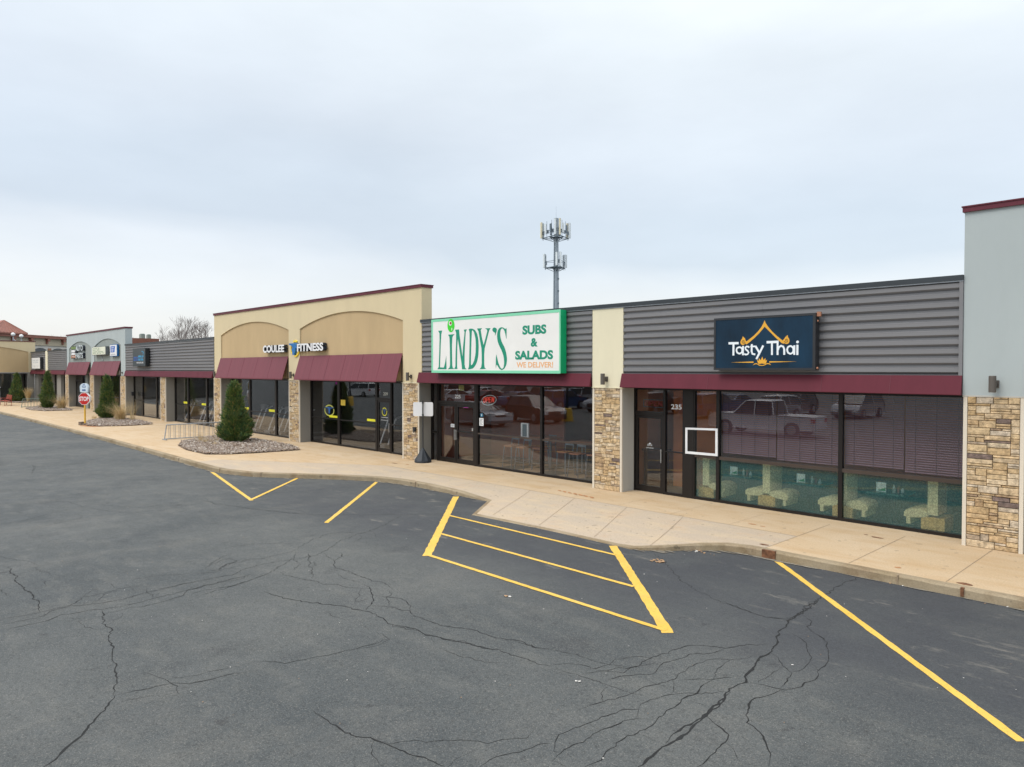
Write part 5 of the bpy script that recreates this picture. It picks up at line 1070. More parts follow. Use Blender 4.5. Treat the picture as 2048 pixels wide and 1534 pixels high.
# ------------------------------------------------------------------ wall lamps on the piers
def lamp(x, label, z=3.12):
    t = thing('wall_lamp', (x, 0, z), label, 'wall lamp', 'up and down wall lamps on the piers')
    mb = MB(); mb.lathe((x - .02, -.16, z - .155), [(.058, 0), (.062, .01), (.062, .30), (.058, .31)], 18); mb.build('shade', LAMPM, parent=t, smooth=False)
    mb = MB(); mb.box(x - .03, x + .03, -.10, -.03, z - .03, z + .03); mb.box(x - .055, x + .055, -.03, -.001, z - .07, z + .07); mb.build('wall_mount', LAMPM, parent=t)
    return t
L0 = lamp(-3.38, 'bronze cylinder wall lamp on the tall grey wall at the right edge')
for x, lab in ((-12.62, 'bronze wall lamp on the cream panel between the two big signs'), (-21.9, 'bronze wall lamp at the right corner of the tall cream building'),
               (-31.2, 'dark wall lamp between the two sloping maroon awnings'), (-40.25, 'dark wall lamp at the left corner of the tall cream building'), (-57.9, 'wall lamp at the right corner of the pale grey arched building')):
    c = copy_tree(L0); c.location = (x, 0, 3.12); c['label'] = lab

# ------------------------------------------------------------------ things on the walk and walls
t = thing('sign_stand', (-21.03, -.12, 0), 'black pole stand with a blank white board, its foot in a black skirt', 'sign stand')
cx, cy = -21.03, -.12
mb = MB(); n = 32; prof = [(.30, 0.0), (.31, .03), (.30, .07), (.285, .09), (.20, .22), (.12, .36), (.05, .48), (.03, .52)]
vs = []; fs = []
for j, (r, z) in enumerate(prof):
    for i in range(n):
        rr = r * (1 + (.09 if i % 4 == 0 else (-.04 if i % 4 == 2 else 0)) * (1 if 2 < j < 7 else .15)); a = 6.283 * i / n; vs.append((cx + rr * math.cos(a), cy + rr * math.sin(a), z))
for j in range(len(prof) - 1):
    for i in range(n): fs.append((j*n+i, j*n+(i+1)%n, (j+1)*n+(i+1)%n, (j+1)*n+i))
mb.add(vs, fs); mb.build('base_cover', M('black_fabric', (0.022, 0.028, 0.036), .6), parent=t)
mb = MB(); mb.tube((cx, cy, .45), (cx, cy, 2.25), .022, .022, 10); mb.lathe((cx, cy, 1.70), [(.035, 0), (.035, .06)], 12); mb.lathe((cx, cy, 2.14), [(.035, 0), (.035, .06)], 12); mb.build('pole', BLACK, parent=t)
mb = MB(); d = Vector((math.cos(R(40)), math.sin(R(40)), 0)); nrm = Vector((-d.y, d.x, 0))
def rrect(w2, z0, z1, r=.05):
    l = []
    for (sx, sz, a0) in ((1, 1, 0), (-1, 1, 90), (-1, -1, 180), (1, -1, 270)):
        for k in range(5):
            a = R(a0 + 22.5 * k); l.append(((w2 - r) * sx + r * math.cos(a), ((z1 - r) if sz > 0 else (z0 + r)) + r * math.sin(a)))
    return l
lp = rrect(.37, 1.68, 2.19)
o1 = [(cx + u * d.x + nrm.x * .045, cy + u * d.y + nrm.y * .045, z) for u, z in lp]; o2 = [(p[0] + nrm.x * .012, p[1] + nrm.y * .012, p[2]) for p in o1]; n = len(lp)
mb.add(o1 + o2, [tuple(range(n)), tuple(range(2*n-1, n-1, -1))] + [(i, n+i, n+(i+1)%n, (i+1)%n) for i in range(n)]); mb.build('board', WHITE, parent=t)

t = thing('spigot', (-21.65, 0, 1.15), 'small dark faucet box on the stone pier beside the sign stand', 'faucet')
mb = MB(); mb.box(-21.72, -21.58, -.075, -.02, 1.08, 1.24); mb.tube((-21.60, -.09, 1.16), (-21.60, -.02, 1.16), .03); mb.tube((-21.63, -.08, 1.12), (-21.63, -.11, 1.04), .018); mb.build('body', BLACK, parent=t)
t = thing('framed_screen', (-9.9, .45, 1.15), 'empty white aluminium frame leaning on the narrow restaurant window', 'frame')
mb = MB(); P4 = [(-10.395, 1.86), (-9.455, 1.89), (-9.45, 1.185), (-10.395, 1.175)]
def fr4(a, b, wd):
    d = (Vector(b) - Vector(a)).normalized(); nn = Vector((-d.y, d.x)) * wd
    return [a, b, (b[0] + nn.x, b[1] + nn.y), (a[0] + nn.x, a[1] + nn.y)]
ins = [(-10.335, 1.81), (-9.515, 1.835), (-9.515, 1.245), (-10.335, 1.24)]
for i in range(4): j = (i + 1) % 4; mb.xz([P4[i], P4[j], ins[j], ins[i]], W - .10, W - .075)
mb.build('frame', M('white_aluminium', (0.78, 0.80, 0.82), .35, .1), parent=t)
mb = MB(); mb.add([(p[0], W - .087, p[1]) for p in ins], [(0, 1, 2, 3)]); mb.build('mesh_panel', mk_glass('dusty_mesh', .80, .06, (1, .9, .8)), parent=t)
for x, lab in ((-56.9, 'black letter box on the grey return wall of the far shop'), (-55.2, 'black letter box hanging inside the first far window')):
    mb = MB(); mb.box(x - .12, x + .12, .30 if x < -56 else W - .14, .42 if x < -56 else W - .06, 1.45, 1.70); mb.box(x - .13, x + .13, .28 if x < -56 else W - .16, .43 if x < -56 else W - .06, 1.70, 1.73)
    mb.build('letter_box', BLACK, origin=(x, .3, 1.45), label=lab, cat='letter box')

# stop sign on a yellow post
t = thing('stop_sign', (-49.15, -4.5, 0), 'red stop sign on a yellow post with a white crossing notice above it', 'stop sign')
sx, sy = -49.15, -4.5; SD = Vector((math.cos(R(38)), math.sin(R(38)), 0)); SN = Vector((SD.y, -SD.x, 0))
def sp(u, z, o=0.0): return (sx + SD.x * u + SN.x * o, sy + SD.y * u + SN.y * o, z)
def plate(mb, loop, o0, o1, m=0):
    n = len(loop); mb.add([sp(u, z, o0) for u, z in loop] + [sp(u, z, o1) for u, z in loop], [tuple(range(n)), tuple(range(2*n-1, n-1, -1))] + [(i, n+i, n+(i+1)%n, (i+1)%n) for i in range(n)], m)
mb = MB(); mb.tube((sx, sy, .05), (sx, sy, 2.45), .05, .05, 12); mb.build('post', M('yellow_post', (.72, .44, .05), .5), parent=t)
mb = MB(); mb.obox((sx - .17, sy - .12, .10), .15, .13, .10, .3); mb.lathe((sx, sy, 0), [(.2, 0), (.18, .08), (.06, .12)], 14); mb.build('foot', M('dark_rubble', (.16, .12, .09), .95, 0, .4, 8), parent=t)
octo = lambda r: [(r * math.cos(R(22.5 + 45 * i)), 1.60 + r * math.sin(R(22.5 + 45 * i))) for i in range(8)]
mb = MB(); plate(mb, octo(.40), -.062, .062, 0); mb.build('sign_plate', WHITE, parent=t)
mb = MB(); plate(mb, octo(.37), .0625, .065, 0); plate(mb, octo(.37), -.065, -.0625, 0); mb.build('sign_face', M('stop_red', (.52, .012, .008), .4, 0, .05), parent=t)
tb = MB(); text(tb, 'STOP', -.315, .315, 1.465, 1.735, 0, .004, .035)
mb = MB(); mb.add([sp(x, z, .068 - y) for x, y, z in tb.v], tb.f); mb.add([sp(-x, z, -.068 + y) for x, y, z in tb.v], tb.f); mb.build('lettering', WHITE, parent=t)
mb = MB(); pl = [(-.25, 2.0), (.25, 2.0), (.27, 2.3)] + [(.27 * math.cos(R(a)), 2.32 + .22 * math.sin(R(a))) for a in (15, 40, 65, 90, 115, 140, 165)] + [(-.27, 2.3)]
plate(mb, pl, .052, .066); plate(mb, pl, -.066, -.052); mb.build('notice_plate', M('pale_blue_plate', (.62, .72, .80), .4), parent=t)
mb = MB(); 
for s_ in (1, -1):
    a, b = (.0665, .069) if s_ > 0 else (-.069, -.0665)
    plate(mb, [(-.11, 2.08), (.11, 2.08), (.13, 2.12), (.11, 2.17), (-.11, 2.17), (-.13, 2.12)], a, b)
    plate(mb, [(-.09, 2.42), (.09, 2.42), (.06, 2.47), (-.06, 2.47)], a, b)
    for u, wd, z in ((-.12, .08, 2.34), (-.02, .05, 2.34), (.06, .08, 2.34), (-.10, .05, 2.27), (-.03, .08, 2.27), (.07, .05, 2.27)): plate(mb, [(u, z), (u + wd, z), (u + wd, z + .035), (u, z + .035)], a, b)
mb.build('pictogram', M('dark_blue_ink', (.03, .10, .28), .5), parent=t)

# bicycle racks
def bike_rack(x, y0, y1, label, h=.72, mat=None, nbar=11):
    t = thing('bike_rack', (x, (y0 + y1) / 2, 0), label, 'bicycle rack', 'steel grid bicycle racks on the walk')
    mat = mat or GALV; mb = MB()
    mb.tube((x, y0, h), (x, y1, h), .026); mb.tube((x, y0, .05), (x, y1, .05), .024)
    for y, s in ((y0, 1), (y1, -1)): 
        mb.tube((x, y, h), (x, y - .10 * s, .05), .026); mb.tube((x - .30, y - .1 * s, .03), (x + .30, y - .1 * s, .03), .022); mb.tube((x, y, .05), (x, y - .1 * s, .05), .024)
    mb.build('frame', mat, parent=t)
    for i in range(nbar):
        yy = y0 + (y1 - y0) * (i + .6) / nbar
        b = MB()
        for e in (-.035, .035): b.tube((x, yy + e, .05), (x, yy + e, h), .011, .011, 6)
        b.build('bar', mat, parent=t)
    return t
bike_rack(-36.15, -4.05, -1.5, 'grey steel bicycle rack beside the nearest juniper', nbar=11)
bike_rack(-75.6, -3.25, -.9, 'far greenish bicycle rack beside the third juniper', .75, M('green_grey_steel', (.20, .26, .22), .6, .3), 10)
# red bench and white bin at the left edge
t = thing('bench', (-80.0, -3.9, 0), 'red metal bench at the left edge of the walk', 'bench')
RED = M('red_bench_paint', (.30, .05, .03), .5)
mb = MB()
for i in range(5): mb.box(-81.9, -79.4, -4.0 + i * .1, -3.93 + i * .1, .44, .47)
mb.build('seat', RED, parent=t)
mb = MB()
for i in range(4): mb.box(-81.9, -79.4, -3.52 + .02 * i, -3.49 + .02 * i, .58 + i * .11, .66 + i * .11)
mb.build('backrest', RED, parent=t)
for x in (-81.8, -79.5):
    mb = MB(); mb.tube((x, -3.98, 0), (x, -3.98, .68), .022); mb.tube((x, -3.5, 0), (x, -3.44, 1.0), .022); mb.tube((x, -3.98, .66), (x, -3.46, .68), .02); mb.tube((x, -3.98, .43), (x, -3.5, .43), .02); mb.build('leg', RED, parent=t)
t = thing('litter_bin', (-83.6, -4.15, 0), 'white litter bin with a green panel at the left edge', 'litter bin')
mb = MB(); mb.box(-83.95, -83.25, -4.5, -3.8, .02, 1.35); mb.build('body', M('bin_white', (.72, .76, .80), .5), parent=t)
mb = MB(); mb.box(-83.93, -83.27, -4.48, -3.82, 1.35, 1.62); mb.box(-84.0, -83.2, -4.55, -3.75, 1.62, 1.68, 1); mb.build('lid', [M('bin_green', (.25, .34, .05), .5), M('bin_white', (.72, .76, .80), .5)], parent=t)

# ------------------------------------------------------------------ behind the glass: booths, tables, stools, machines
BEI = M('beige_vinyl', (0.92, 0.76, 0.44), .6, 0, .05); WOOD = M('booth_wood', (0.85, 0.50, 0.15), .5, 0, .2, 6); TEALP = M('teal_plinth', (.05, .42, .40), .6)
def booth(x, label, left=True, right=True):
    t = thing('dining_booth', (x, 1.0, 0), label, 'dining booth', 'beige dining booths behind the teal panes')
    y0, y1 = W + .14, 1.38
    mb = MB(); mb.yz([(y0, .36), (y1, .36), (y1, 1.08), (y0, 1.08)], x - .095, x + .095)
    mb.build('backrest', BEI, parent=t)
    mb = MB(); mb.box(x - .22, x + .22, y0 + .01, y1, 0.0, .31); mb.build('plinth', WOOD, parent=t)
    for s, on in ((-1, left), (1, right)):
        if not on: continue
        lp = [(x + s * u, z) for u, z in ((.08, .33), (.08, .40), (.20, .45), (.36, .46), (.50, .42), (.55, .36), (.55, .28), (.50, .26), (.50, .12), (.42, .12), (.42, .26), (.23, .28))]
        if s < 0: lp = lp[::-1]
        mb = MB(); mb.xz(lp, y0, y1); mb.build('seat', BEI, parent=t)
    return t
booth(-9.92, 'beige booth seat behind the narrow teal pane beside the door', False, True)
booth(-8.26, 'beige double booth seat behind the left half of the first wide teal pane')
booth(-6.45, 'beige double booth seat behind the mullion between the teal panes')
booth(-4.62, 'beige booth seat behind the right end of the last teal pane', True, False)
for x, lab in ((-9.1, 'booth table with a menu card behind the left end of the first wide teal pane'), (-7.35, 'booth table with bottles behind the right half of the first wide teal pane'), (-5.55, 'booth table with a green menu card behind the last teal pane')):
    t = thing('booth_table', (x, 1.5, 0), lab, 'table', 'booth tables behind the teal panes')
    tl = {-9.1: 'on the booth table behind the left part of the first teal pane', -7.35: 'on the booth table behind the right part of the first teal pane', -5.55: 'on the booth table behind the last teal pane'}[x]
    mb = MB(); mb.box(x - .38, x + .38, W + .16, 1.5, .66, .70); mb.build('tabletop', M('dark_tabletop', (.05, .09, .09), .25), parent=t)
    mb = MB(); mb.tube((x, 1.3, 0), (x, 1.3, .66), .04); mb.build('leg', BLACK, parent=t)
    dx = -.15
    mb = MB(); mb.box(x + dx - .10, x + dx + .10, .95, .97, .70, .90, 0); mb.xz([(x + dx - .08, .72), (x + dx + .09, .72), (x + dx + .09, .80)], .944, .949, 1)
    mb.build('menu_card', [M('menu_white', (.80, .85, .82), .4, emit=(.8, .85, .82), es=.12), M('menu_green', (.10, .42, .16), .5)], origin=(x + dx, .96, .70), label='white menu card ' + tl, cat='menu card', group='menu cards on the booth tables')
    for k, (ux, r, h, col, nm) in enumerate(((.10, .03, .17, (.65, .65, .6), 'pale'), (.17, .028, .14, (.35, .05, .03), 'red'), (.24, .035, .10, (.7, .72, .75), 'clear'))):
        mb = MB(); mb.lathe((x + ux, 1.0 + .05 * k, .70), [(r, 0), (r, h * .6), (r * .45, h * .8), (r * .45, h)], 10)
        mb.build('bottle', M('bottle_' + nm, col, .3), origin=(x + ux, 1.0, .70), label=nm + ' bottle ' + tl, cat='bottle', group='condiments on the booth tables')
def stool(x, y, rz=0):
    t = thing('bar_stool', (x, y, 0), 'tall metal bar stool with a brown seat', 'bar stool', 'bar stools at the high tables')
    STM = M('grey_blue_steel', (.16, .20, .24), .5, .4); BRN = M('brown_seat', (.36, .15, .07), .5)
    mb = MB(); mb.box(x - .19, x + .19, y - .19, y + .19, .72, .76); mb.build('seat', BRN, parent=t)
    for sx_ in (-1, 1):
        for sy_ in (-1, 1):
            mb = MB(); mb.tube((x + sx_ * .22, y + sy_ * .22, 0), (x + sx_ * .17, y + sy_ * .17, .72), .014, .014, 6); mb.build('leg', STM, parent=t)
    mb = MB()
    for s in (-1, 1): mb.tube((x + s * .20, y - .20, .25), (x + s * .20, y + .20, .25), .01, .01, 6); mb.tube((x - .20, y + s * .20, .25), (x + .20, y + s * .20, .25), .01, .01, 6)
    mb.build('footrest', STM, parent=t)
    mb = MB(); mb.tube((x - .17, y + .18, .76), (x - .17, y + .22, 1.06), .014); mb.tube((x + .17, y + .18, .76), (x + .17, y + .22, 1.06), .014); mb.box(x - .18, x + .18, y + .20, y + .23, .94, 1.06); mb.build('backrest', STM, parent=t)
    return t
s0 = stool(-17.9, 1.35)
STL = [(-17.9, 1.35, 'bar stool at the left end of the left high table'), (-17.25, 1.3, 'bar stool in front of the left high table'), (-16.6, 1.45, 'bar stool at the right end of the left high table'), (-17.3, 2.6, 'bar stool behind the left high table'),
       (-15.35, 1.3, 'bar stool at the left end of the right high table'), (-14.75, 1.2, 'bar stool in front of the right high table'), (-14.15, 1.35, 'bar stool at the right end of the right high table'), (-14.7, 2.5, 'bar stool behind the right high table')]
for i, (x, y, lab) in enumerate(STL):
    c = s0 if i == 0 else copy_tree(s0); c.location = (x, y, 0); c['label'] = lab
for x, y, lab in ((-17.1, 1.95, 'high dining table behind the left wide window of the sandwich shop'), (-14.6, 1.85, 'high dining table behind the right wide window of the sandwich shop')):
    t = thing('high_table', (x, y, 0), lab, 'table', 'high tables of the sandwich shop')
    mb = MB(); mb.box(x - .75, x + .75, y - .33, y + .33, 1.04, 1.08); mb.build('tabletop', M('brown_top', (.34, .15, .07), .4), parent=t)
    for s in (-1, 1):
        mb = MB(); mb.tube((x + s * .5, y, .03), (x + s * .5, y, 1.04), .035); mb.box(x + s * .5 - .04, x + s * .5 + .04, y - .3, y + .3, 0, .03); mb.build('leg', M('grey_blue_steel', (.16, .20, .24), .5, .4), parent=t)
mb = MB(); mb.box(-16.85, -16.50, W + .18, W + .22, 1.15, 1.62, 0); mb.box(-16.77, -16.58, W + .17, W + .18, 1.18, 1.58, 1)
mb.build('menu_board', [M('grey_white_board', (.50, .54, .56), .5), M('board_dark', (.08, .12, .14), .5)], origin=(-16.7, W + .2, 1.15), label='small white framed board standing behind the left wide window', cat='menu board')
# exercise machines
def machine(x, y, label):
    t = thing('exercise_machine', (x, y, 0), label, 'exercise machine', 'exercise machines behind the windows')
    G_ = M('machine_grey', (.66, .70, .73), .4, .2); mb = MB()
    mb.box(x - .35, x + .35, y - .9, y + .9, .02, .16); mb.build('base', M('machine_dark', (.12, .13, .14), .5), parent=t)
    mb = MB()
    for s in (-.3, .3): mb.path([(x + s, y - .7, .1), (x + s * .95, y - .45, .75), (x + s * .9, y - .25, 1.25), (x + s * .9, y + .1, 1.35)], .035, 6)
    mb.tube((x - .3, y - .25, 1.2), (x + .3, y - .25, 1.2), .03); mb.build('frame', G_, parent=t)
    mb = MB(); mb.obox((x, y - .30, 1.32), .26, .06, .13, 0.0); mb.build('console', M('machine_dark', (.12, .13, .14), .5), parent=t)
    return t
m0 = machine(-37.9, 1.9, 'exercise machine behind the pane next to the nearest juniper')
for x, y, lab in ((-36.2, 1.9, 'exercise machine behind the middle pane under the left arch, left one'), (-35.0, 1.9, 'exercise machine behind the middle pane under the left arch, right one'), (-33.2, 1.9, 'exercise machine next to the middle stone pier'),
                  (-47.9, 1.7, 'exercise machine behind the first pane left of the cream building'), (-45.4, 1.7, 'exercise machine behind the second pane, left one'), (-44.2, 1.7, 'exercise machine behind the second pane, right one'), (-42.3, 1.7, 'exercise machine behind the pane touching the cream building'), (-26.0, 2.2, 'exercise machine left of the fitness club door')):
    c = copy_tree(m0); c.location = (x, y, 0); c['label'] = lab

# ================================================================== plants
JUN = island('juniper_leaf', [(0, (0.030, 0.075, 0.035)), (.35, (0.050, 0.120, 0.040)), (.65, (0.085, 0.155, 0.048)), (.88, (0.15, 0.19, 0.065)), (1, (0.26, 0.22, 0.10))], .75, .2, 30, 0, clump=(3.2, (1.7, 1.4, 0.9)))
BARK = M('bark', (0.11, 0.08, 0.055), .95, 0, .3, 12)
TIP = M('dry_stem', (0.50, 0.38, 0.22), .8)
def juniper_mesh(h, r0, nt_, seed, side=False):
    rnd = random.Random(seed); mb = MB()
    def prof(t):
        return r0 * (min(1, .60 + t * 2.6) if t < .16 else max(.03, (1 - (t - .16) / .84) ** .80) * 1.0)
    lob = [(rnd.uniform(0, 6.28), rnd.uniform(.02, .92), rnd.uniform(.10, .42), rnd.uniform(.25, .55)) for _ in range(34)]
    for k in range(nt_):
        t = rnd.random() ** 1.25; a = rnd.uniform(0, 6.2832)
        R_ = prof(t); bumpy = 1.0
        for la, lt, la_, lw in lob:
            da = (a - la + math.pi) % (2 * math.pi) - math.pi
            bumpy += la_ * math.exp(-(da / lw) ** 2 - ((t - lt) / .07) ** 2)
        bumpy -= .30
        f = rnd.uniform(.45, 1.0) ** .45
        rr = R_ * bumpy * f; base = Vector((rr * math.cos(a), rr * math.sin(a), .06 + t * h * .97))
        outw = Vector((math.cos(a), math.sin(a), 0)); up = Vector((0, 0, 1))
        dr = (outw * rnd.uniform(.15, .8) + up * rnd.uniform(.55, 1.1) + Vector((rnd.uniform(-.35, .35), rnd.uniform(-.35, .35), 0))).normalized()
        L = rnd.uniform(.07, .20) * (1.6 if rnd.random() < .15 else 1)
        for j in range(5):
            d2 = (dr + Vector((rnd.uniform(-.5, .5), rnd.uniform(-.5, .5), rnd.uniform(-.3, .4)))).normalized()
            sd_ = d2.orthogonal().normalized(); sd_ = (Matrix.Rotation(rnd.uniform(0, 6.28), 3, d2) @ sd_) * rnd.uniform(.010, .022)
            p0 = base + d2 * L * .1 * j; p1 = p0 + d2 * L * .5; p2 = p0 + d2 * L
            mb.add([p0, p1 + sd_, p2, p1 - sd_], [(0, 1, 2, 3)])
    if side:
        for k in range(260):
            s = rnd.random(); base = Vector((.55 + s * .75, -.05 + s * .15 + rnd.gauss(0, .07), .22 + s * .18 + rnd.gauss(0, .10 * (1.2 - s))))
            for j in range(5):
                d2 = Vector((1 + rnd.uniform(-.4, .4), rnd.uniform(-.6, .6), .6 + rnd.uniform(-.5, .4))).normalized(); sd_ = d2.orthogonal().normalized() * .016; L = rnd.uniform(.07, .16)
                mb.add([base, base + d2 * L * .5 + sd_, base + d2 * L, base + d2 * L * .5 - sd_], [(0, 1, 2, 3)])
    return mb
def juniper(x, y, h, r, n, seed, label, side=False):
    t = thing('juniper', (x, y, 0), label, 'juniper', 'cone-shaped junipers in the pebble beds')
    m_ = juniper_mesh(h, r, n, seed, side); m_.v = [(a + x, b + y, c) for a, b, c in m_.v]; m_.build('crown', JUN, parent=t)
    tr = MB(); tr.tube((x, y, 0), (x, y, h * .7), .06, .015, 8)
    rnd = random.Random(seed)
    for i in range(14):
        z = rnd.uniform(.2, h * .6); a = rnd.uniform(0, 6.28); L = r * (1 - z / h) * .8; tr.tube((x, y, z), (x + L * math.cos(a), y + L * math.sin(a), z + L * .9), .02, .006, 5)
    tr.build('trunk', BARK, parent=t)
    return t
juniper(-32.75, -2.15, 2.66, .69, 8200, 3, 'nearest cone-shaped juniper, beside the grey bicycle rack', True)
juniper(-54.0, -2.05, 2.85, .62, 4200, 5, 'cone-shaped juniper right behind the stop sign')
juniper(-71.7, -2.1, 3.1, .66, 3200, 8, 'third cone-shaped juniper, beside the far bicycle rack')
juniper(-88.5, -1.6, 2.9, .8, 2600, 9, 'farthest juniper, in front of the cream wing')
STRAW = island('straw', [(0, (0.42, 0.28, 0.13)), (.4, (0.60, 0.44, 0.22)), (.75, (0.72, 0.58, 0.34)), (1, (0.34, 0.30, 0.13))], .85, .1, 10, 0)
def grass(x, y, h, spread, n, seed, label, wb=.012, stiff=1.0):
    rnd = random.Random(seed); mb = MB()
    for k in range(n):
        a = rnd.uniform(0, 6.283); r = rnd.uniform(0, .16) * spread * 2; L = h * rnd.uniform(.45, 1.1); lean = rnd.uniform(.05, 1.0) ** .85 * spread * 1.15
        d = Vector((math.cos(a), math.sin(a), 0)); p = Vector((x + r * math.cos(a), y + r * math.sin(a), .03)); sd_ = Vector((-d.y, d.x, 0)) * wb * rnd.uniform(.3, .7)
        vs = []
        for j in range(5):
            t = j / 4; q = p + d * (lean * L * t ** 1.8) + Vector((0, 0, L * (t - .28 * lean / stiff * t ** 2.4))); s = sd_ * (1 - t * .9); vs += [q - s, q + s]
        mb.add(vs, [(2*j, 2*j+1, 2*j+3, 2*j+2) for j in range(4)])
    return mb.build('ornamental_grass', STRAW, origin=(x, y, 0), label=label, cat='ornamental grass', group='dry ornamental grasses in the beds')
grass(-52.0, -1.8, 1.35, 1.0, 520, 1, 'wide straw-coloured grass clump beside the juniper behind the stop sign', .014)
grass(-51.2, -1.3, 2.0, .65, 60, 2, 'few tall pale stalks rising from the bed behind the stop sign', .012)
grass(-70.3, -1.4, 1.4, .95, 440, 3, 'straw-coloured grass clump right of the third juniper', .018)
grass(-88.5+1.5, -.9, 1.55, .38, 500, 4, 'narrow upright straw grass clump beside the farthest juniper', .022)
grass(-34.2, -3.2, .62, .8, 110, 5, 'low thin dry grass tuft in front of the grey bicycle rack', .006)
grass(-33.3, -3.3, .35, 1.0, 130, 6, 'flattened dry grass tuft left of the nearest juniper foot', .006)
grass(-31.9, -3.4, .22, 1.2, 110, 7, 'flattened dry grass tuft at the front of the nearest bed', .006)
grass(-33.2, -2.8, .8, .8, 30, 8, 'bare pale twigs leaning at the foot of the nearest juniper', .008)
grass(-54.9, -2.6, .35, 1.0, 90, 9, 'low dry tuft left of the juniper behind the stop sign', .01)
grass(-73.6, -2.2, .5, .9, 110, 10, 'low dry tuft between the far bicycle rack and the third juniper', .01)

# bare trees behind the roofs
TWIG = M('bare_bark', (0.19, 0.16, 0.145), .95, 0, .2, 3)
def tree_mesh(seed, h, depth=6, spread=.55):
    rnd = random.Random(seed); mb = MB()
    def grow(p, d, L, r, lv):
        n = 2 if lv > 1 else 1; q = p
        for i in range(n):
            d = (d + Vector((rnd.uniform(-.12, .12), rnd.uniform(-.12, .12), rnd.uniform(0, .10)))).normalized(); q2 = q + d * L / n
            mb.tube(q, q2, r * (1 - .25 * i / n), r * (1 - .25 * (i + 1) / n), 5 if lv > 3 else 3, 0, False); q = q2
        if lv == 0: return
        for i in range(rnd.choice((2, 3, 3)) if lv > 1 else 3):
            ax = d.orthogonal().normalized(); ax = Matrix.Rotation(rnd.uniform(0, 6.28), 3, d) @ ax
            d2 = (Matrix.Rotation(rnd.uniform(.25, spread + .15), 3, ax) @ d + Vector((0, 0, .10))).normalized()
            grow(q, d2, L * rnd.uniform(.62, .86), r * .62, lv - 1)
    grow(Vector((0, 0, 0)), Vector((0, 0, 1)), h * .24, h * .011, depth)
    return mb
protos = []
rt = random.Random(12)
def tree(x, y, h, i, label, grp='bare trees beyond the roofs'):
    if len(protos) <= i:
        mb = tree_mesh(100 + i, 10.0, 6, (.6, .45, .7)[i % 3]); zmax = max(v[2] for v in mb.v)
        t = thing('bare_tree', (0, 0, GZ), label, 'tree', grp)
        tr = MB(); cr = MB()
        # trunk = first thick tubes; crown = the rest
        for f in mb.f:
            pass
        cut = 10 * 3   # faces of the first forks
        fv = mb.f
        tr.v = mb.v; tr.f = fv[:cut]; tr.m = [0] * cut; cr.v = mb.v; cr.f = fv[cut:]; cr.m = [0] * (len(fv) - cut)
        tr.v = [(a, b, c + GZ) for a, b, c in tr.v]; cr.v = tr.v
        tr.build('trunk', TWIG, parent=t); cr.build('crown', TWIG, parent=t)
        t['zmax'] = zmax
        protos.append(t); o = t; used = True
    else: o = copy_tree(protos[i])
    s = h / protos[i]['zmax']; o.location = (x, y, GZ); o.scale = (s, s, s); o.rotation_euler = (0, 0, rt.uniform(0, 6.28)); o['label'] = label
    return o
tree(-100.8, 16.6, 9.7, 0, 'bare tree at the left end of the clump behind the grey shop front')
tree(-104.7, 19.8, 11.3, 1, 'tallest bare tree, second from left in the clump behind the grey shop front')
tree(-108.6, 22.9, 10.7, 2, 'third bare tree from left in the clump behind the grey shop front')
tree(-100.3, 21.4, 10.0, 0, 'fourth bare tree from left in the clump behind the grey shop front')
tree(-94.2, 20.5, 9.9, 1, 'bare tree half hidden by the left edge of the tall cream building')
tree(-162.2, 32.1, 10.9, 2, 'small bare tree above the low brown roof, beside the pale grey building')
tree(-94.1, 56.9, 13.2, 2, 'bare tree just right of the tall cream building')
tree(-171.7, 36.7, 10.9, 0, 'small bare tree above the low brown roof, nearer the rooftop units')
tree(-269.1, 36.4, 14.8, 1, 'distant bare tree above the copper-edged roof, left one')
tree(-278.2, 41.4, 15.1, 2, 'distant bare tree above the copper-edged roof, right one')

for p in protos:
    for o in bpy.data.objects:
        if 'zmax' in o: del o['zmax']

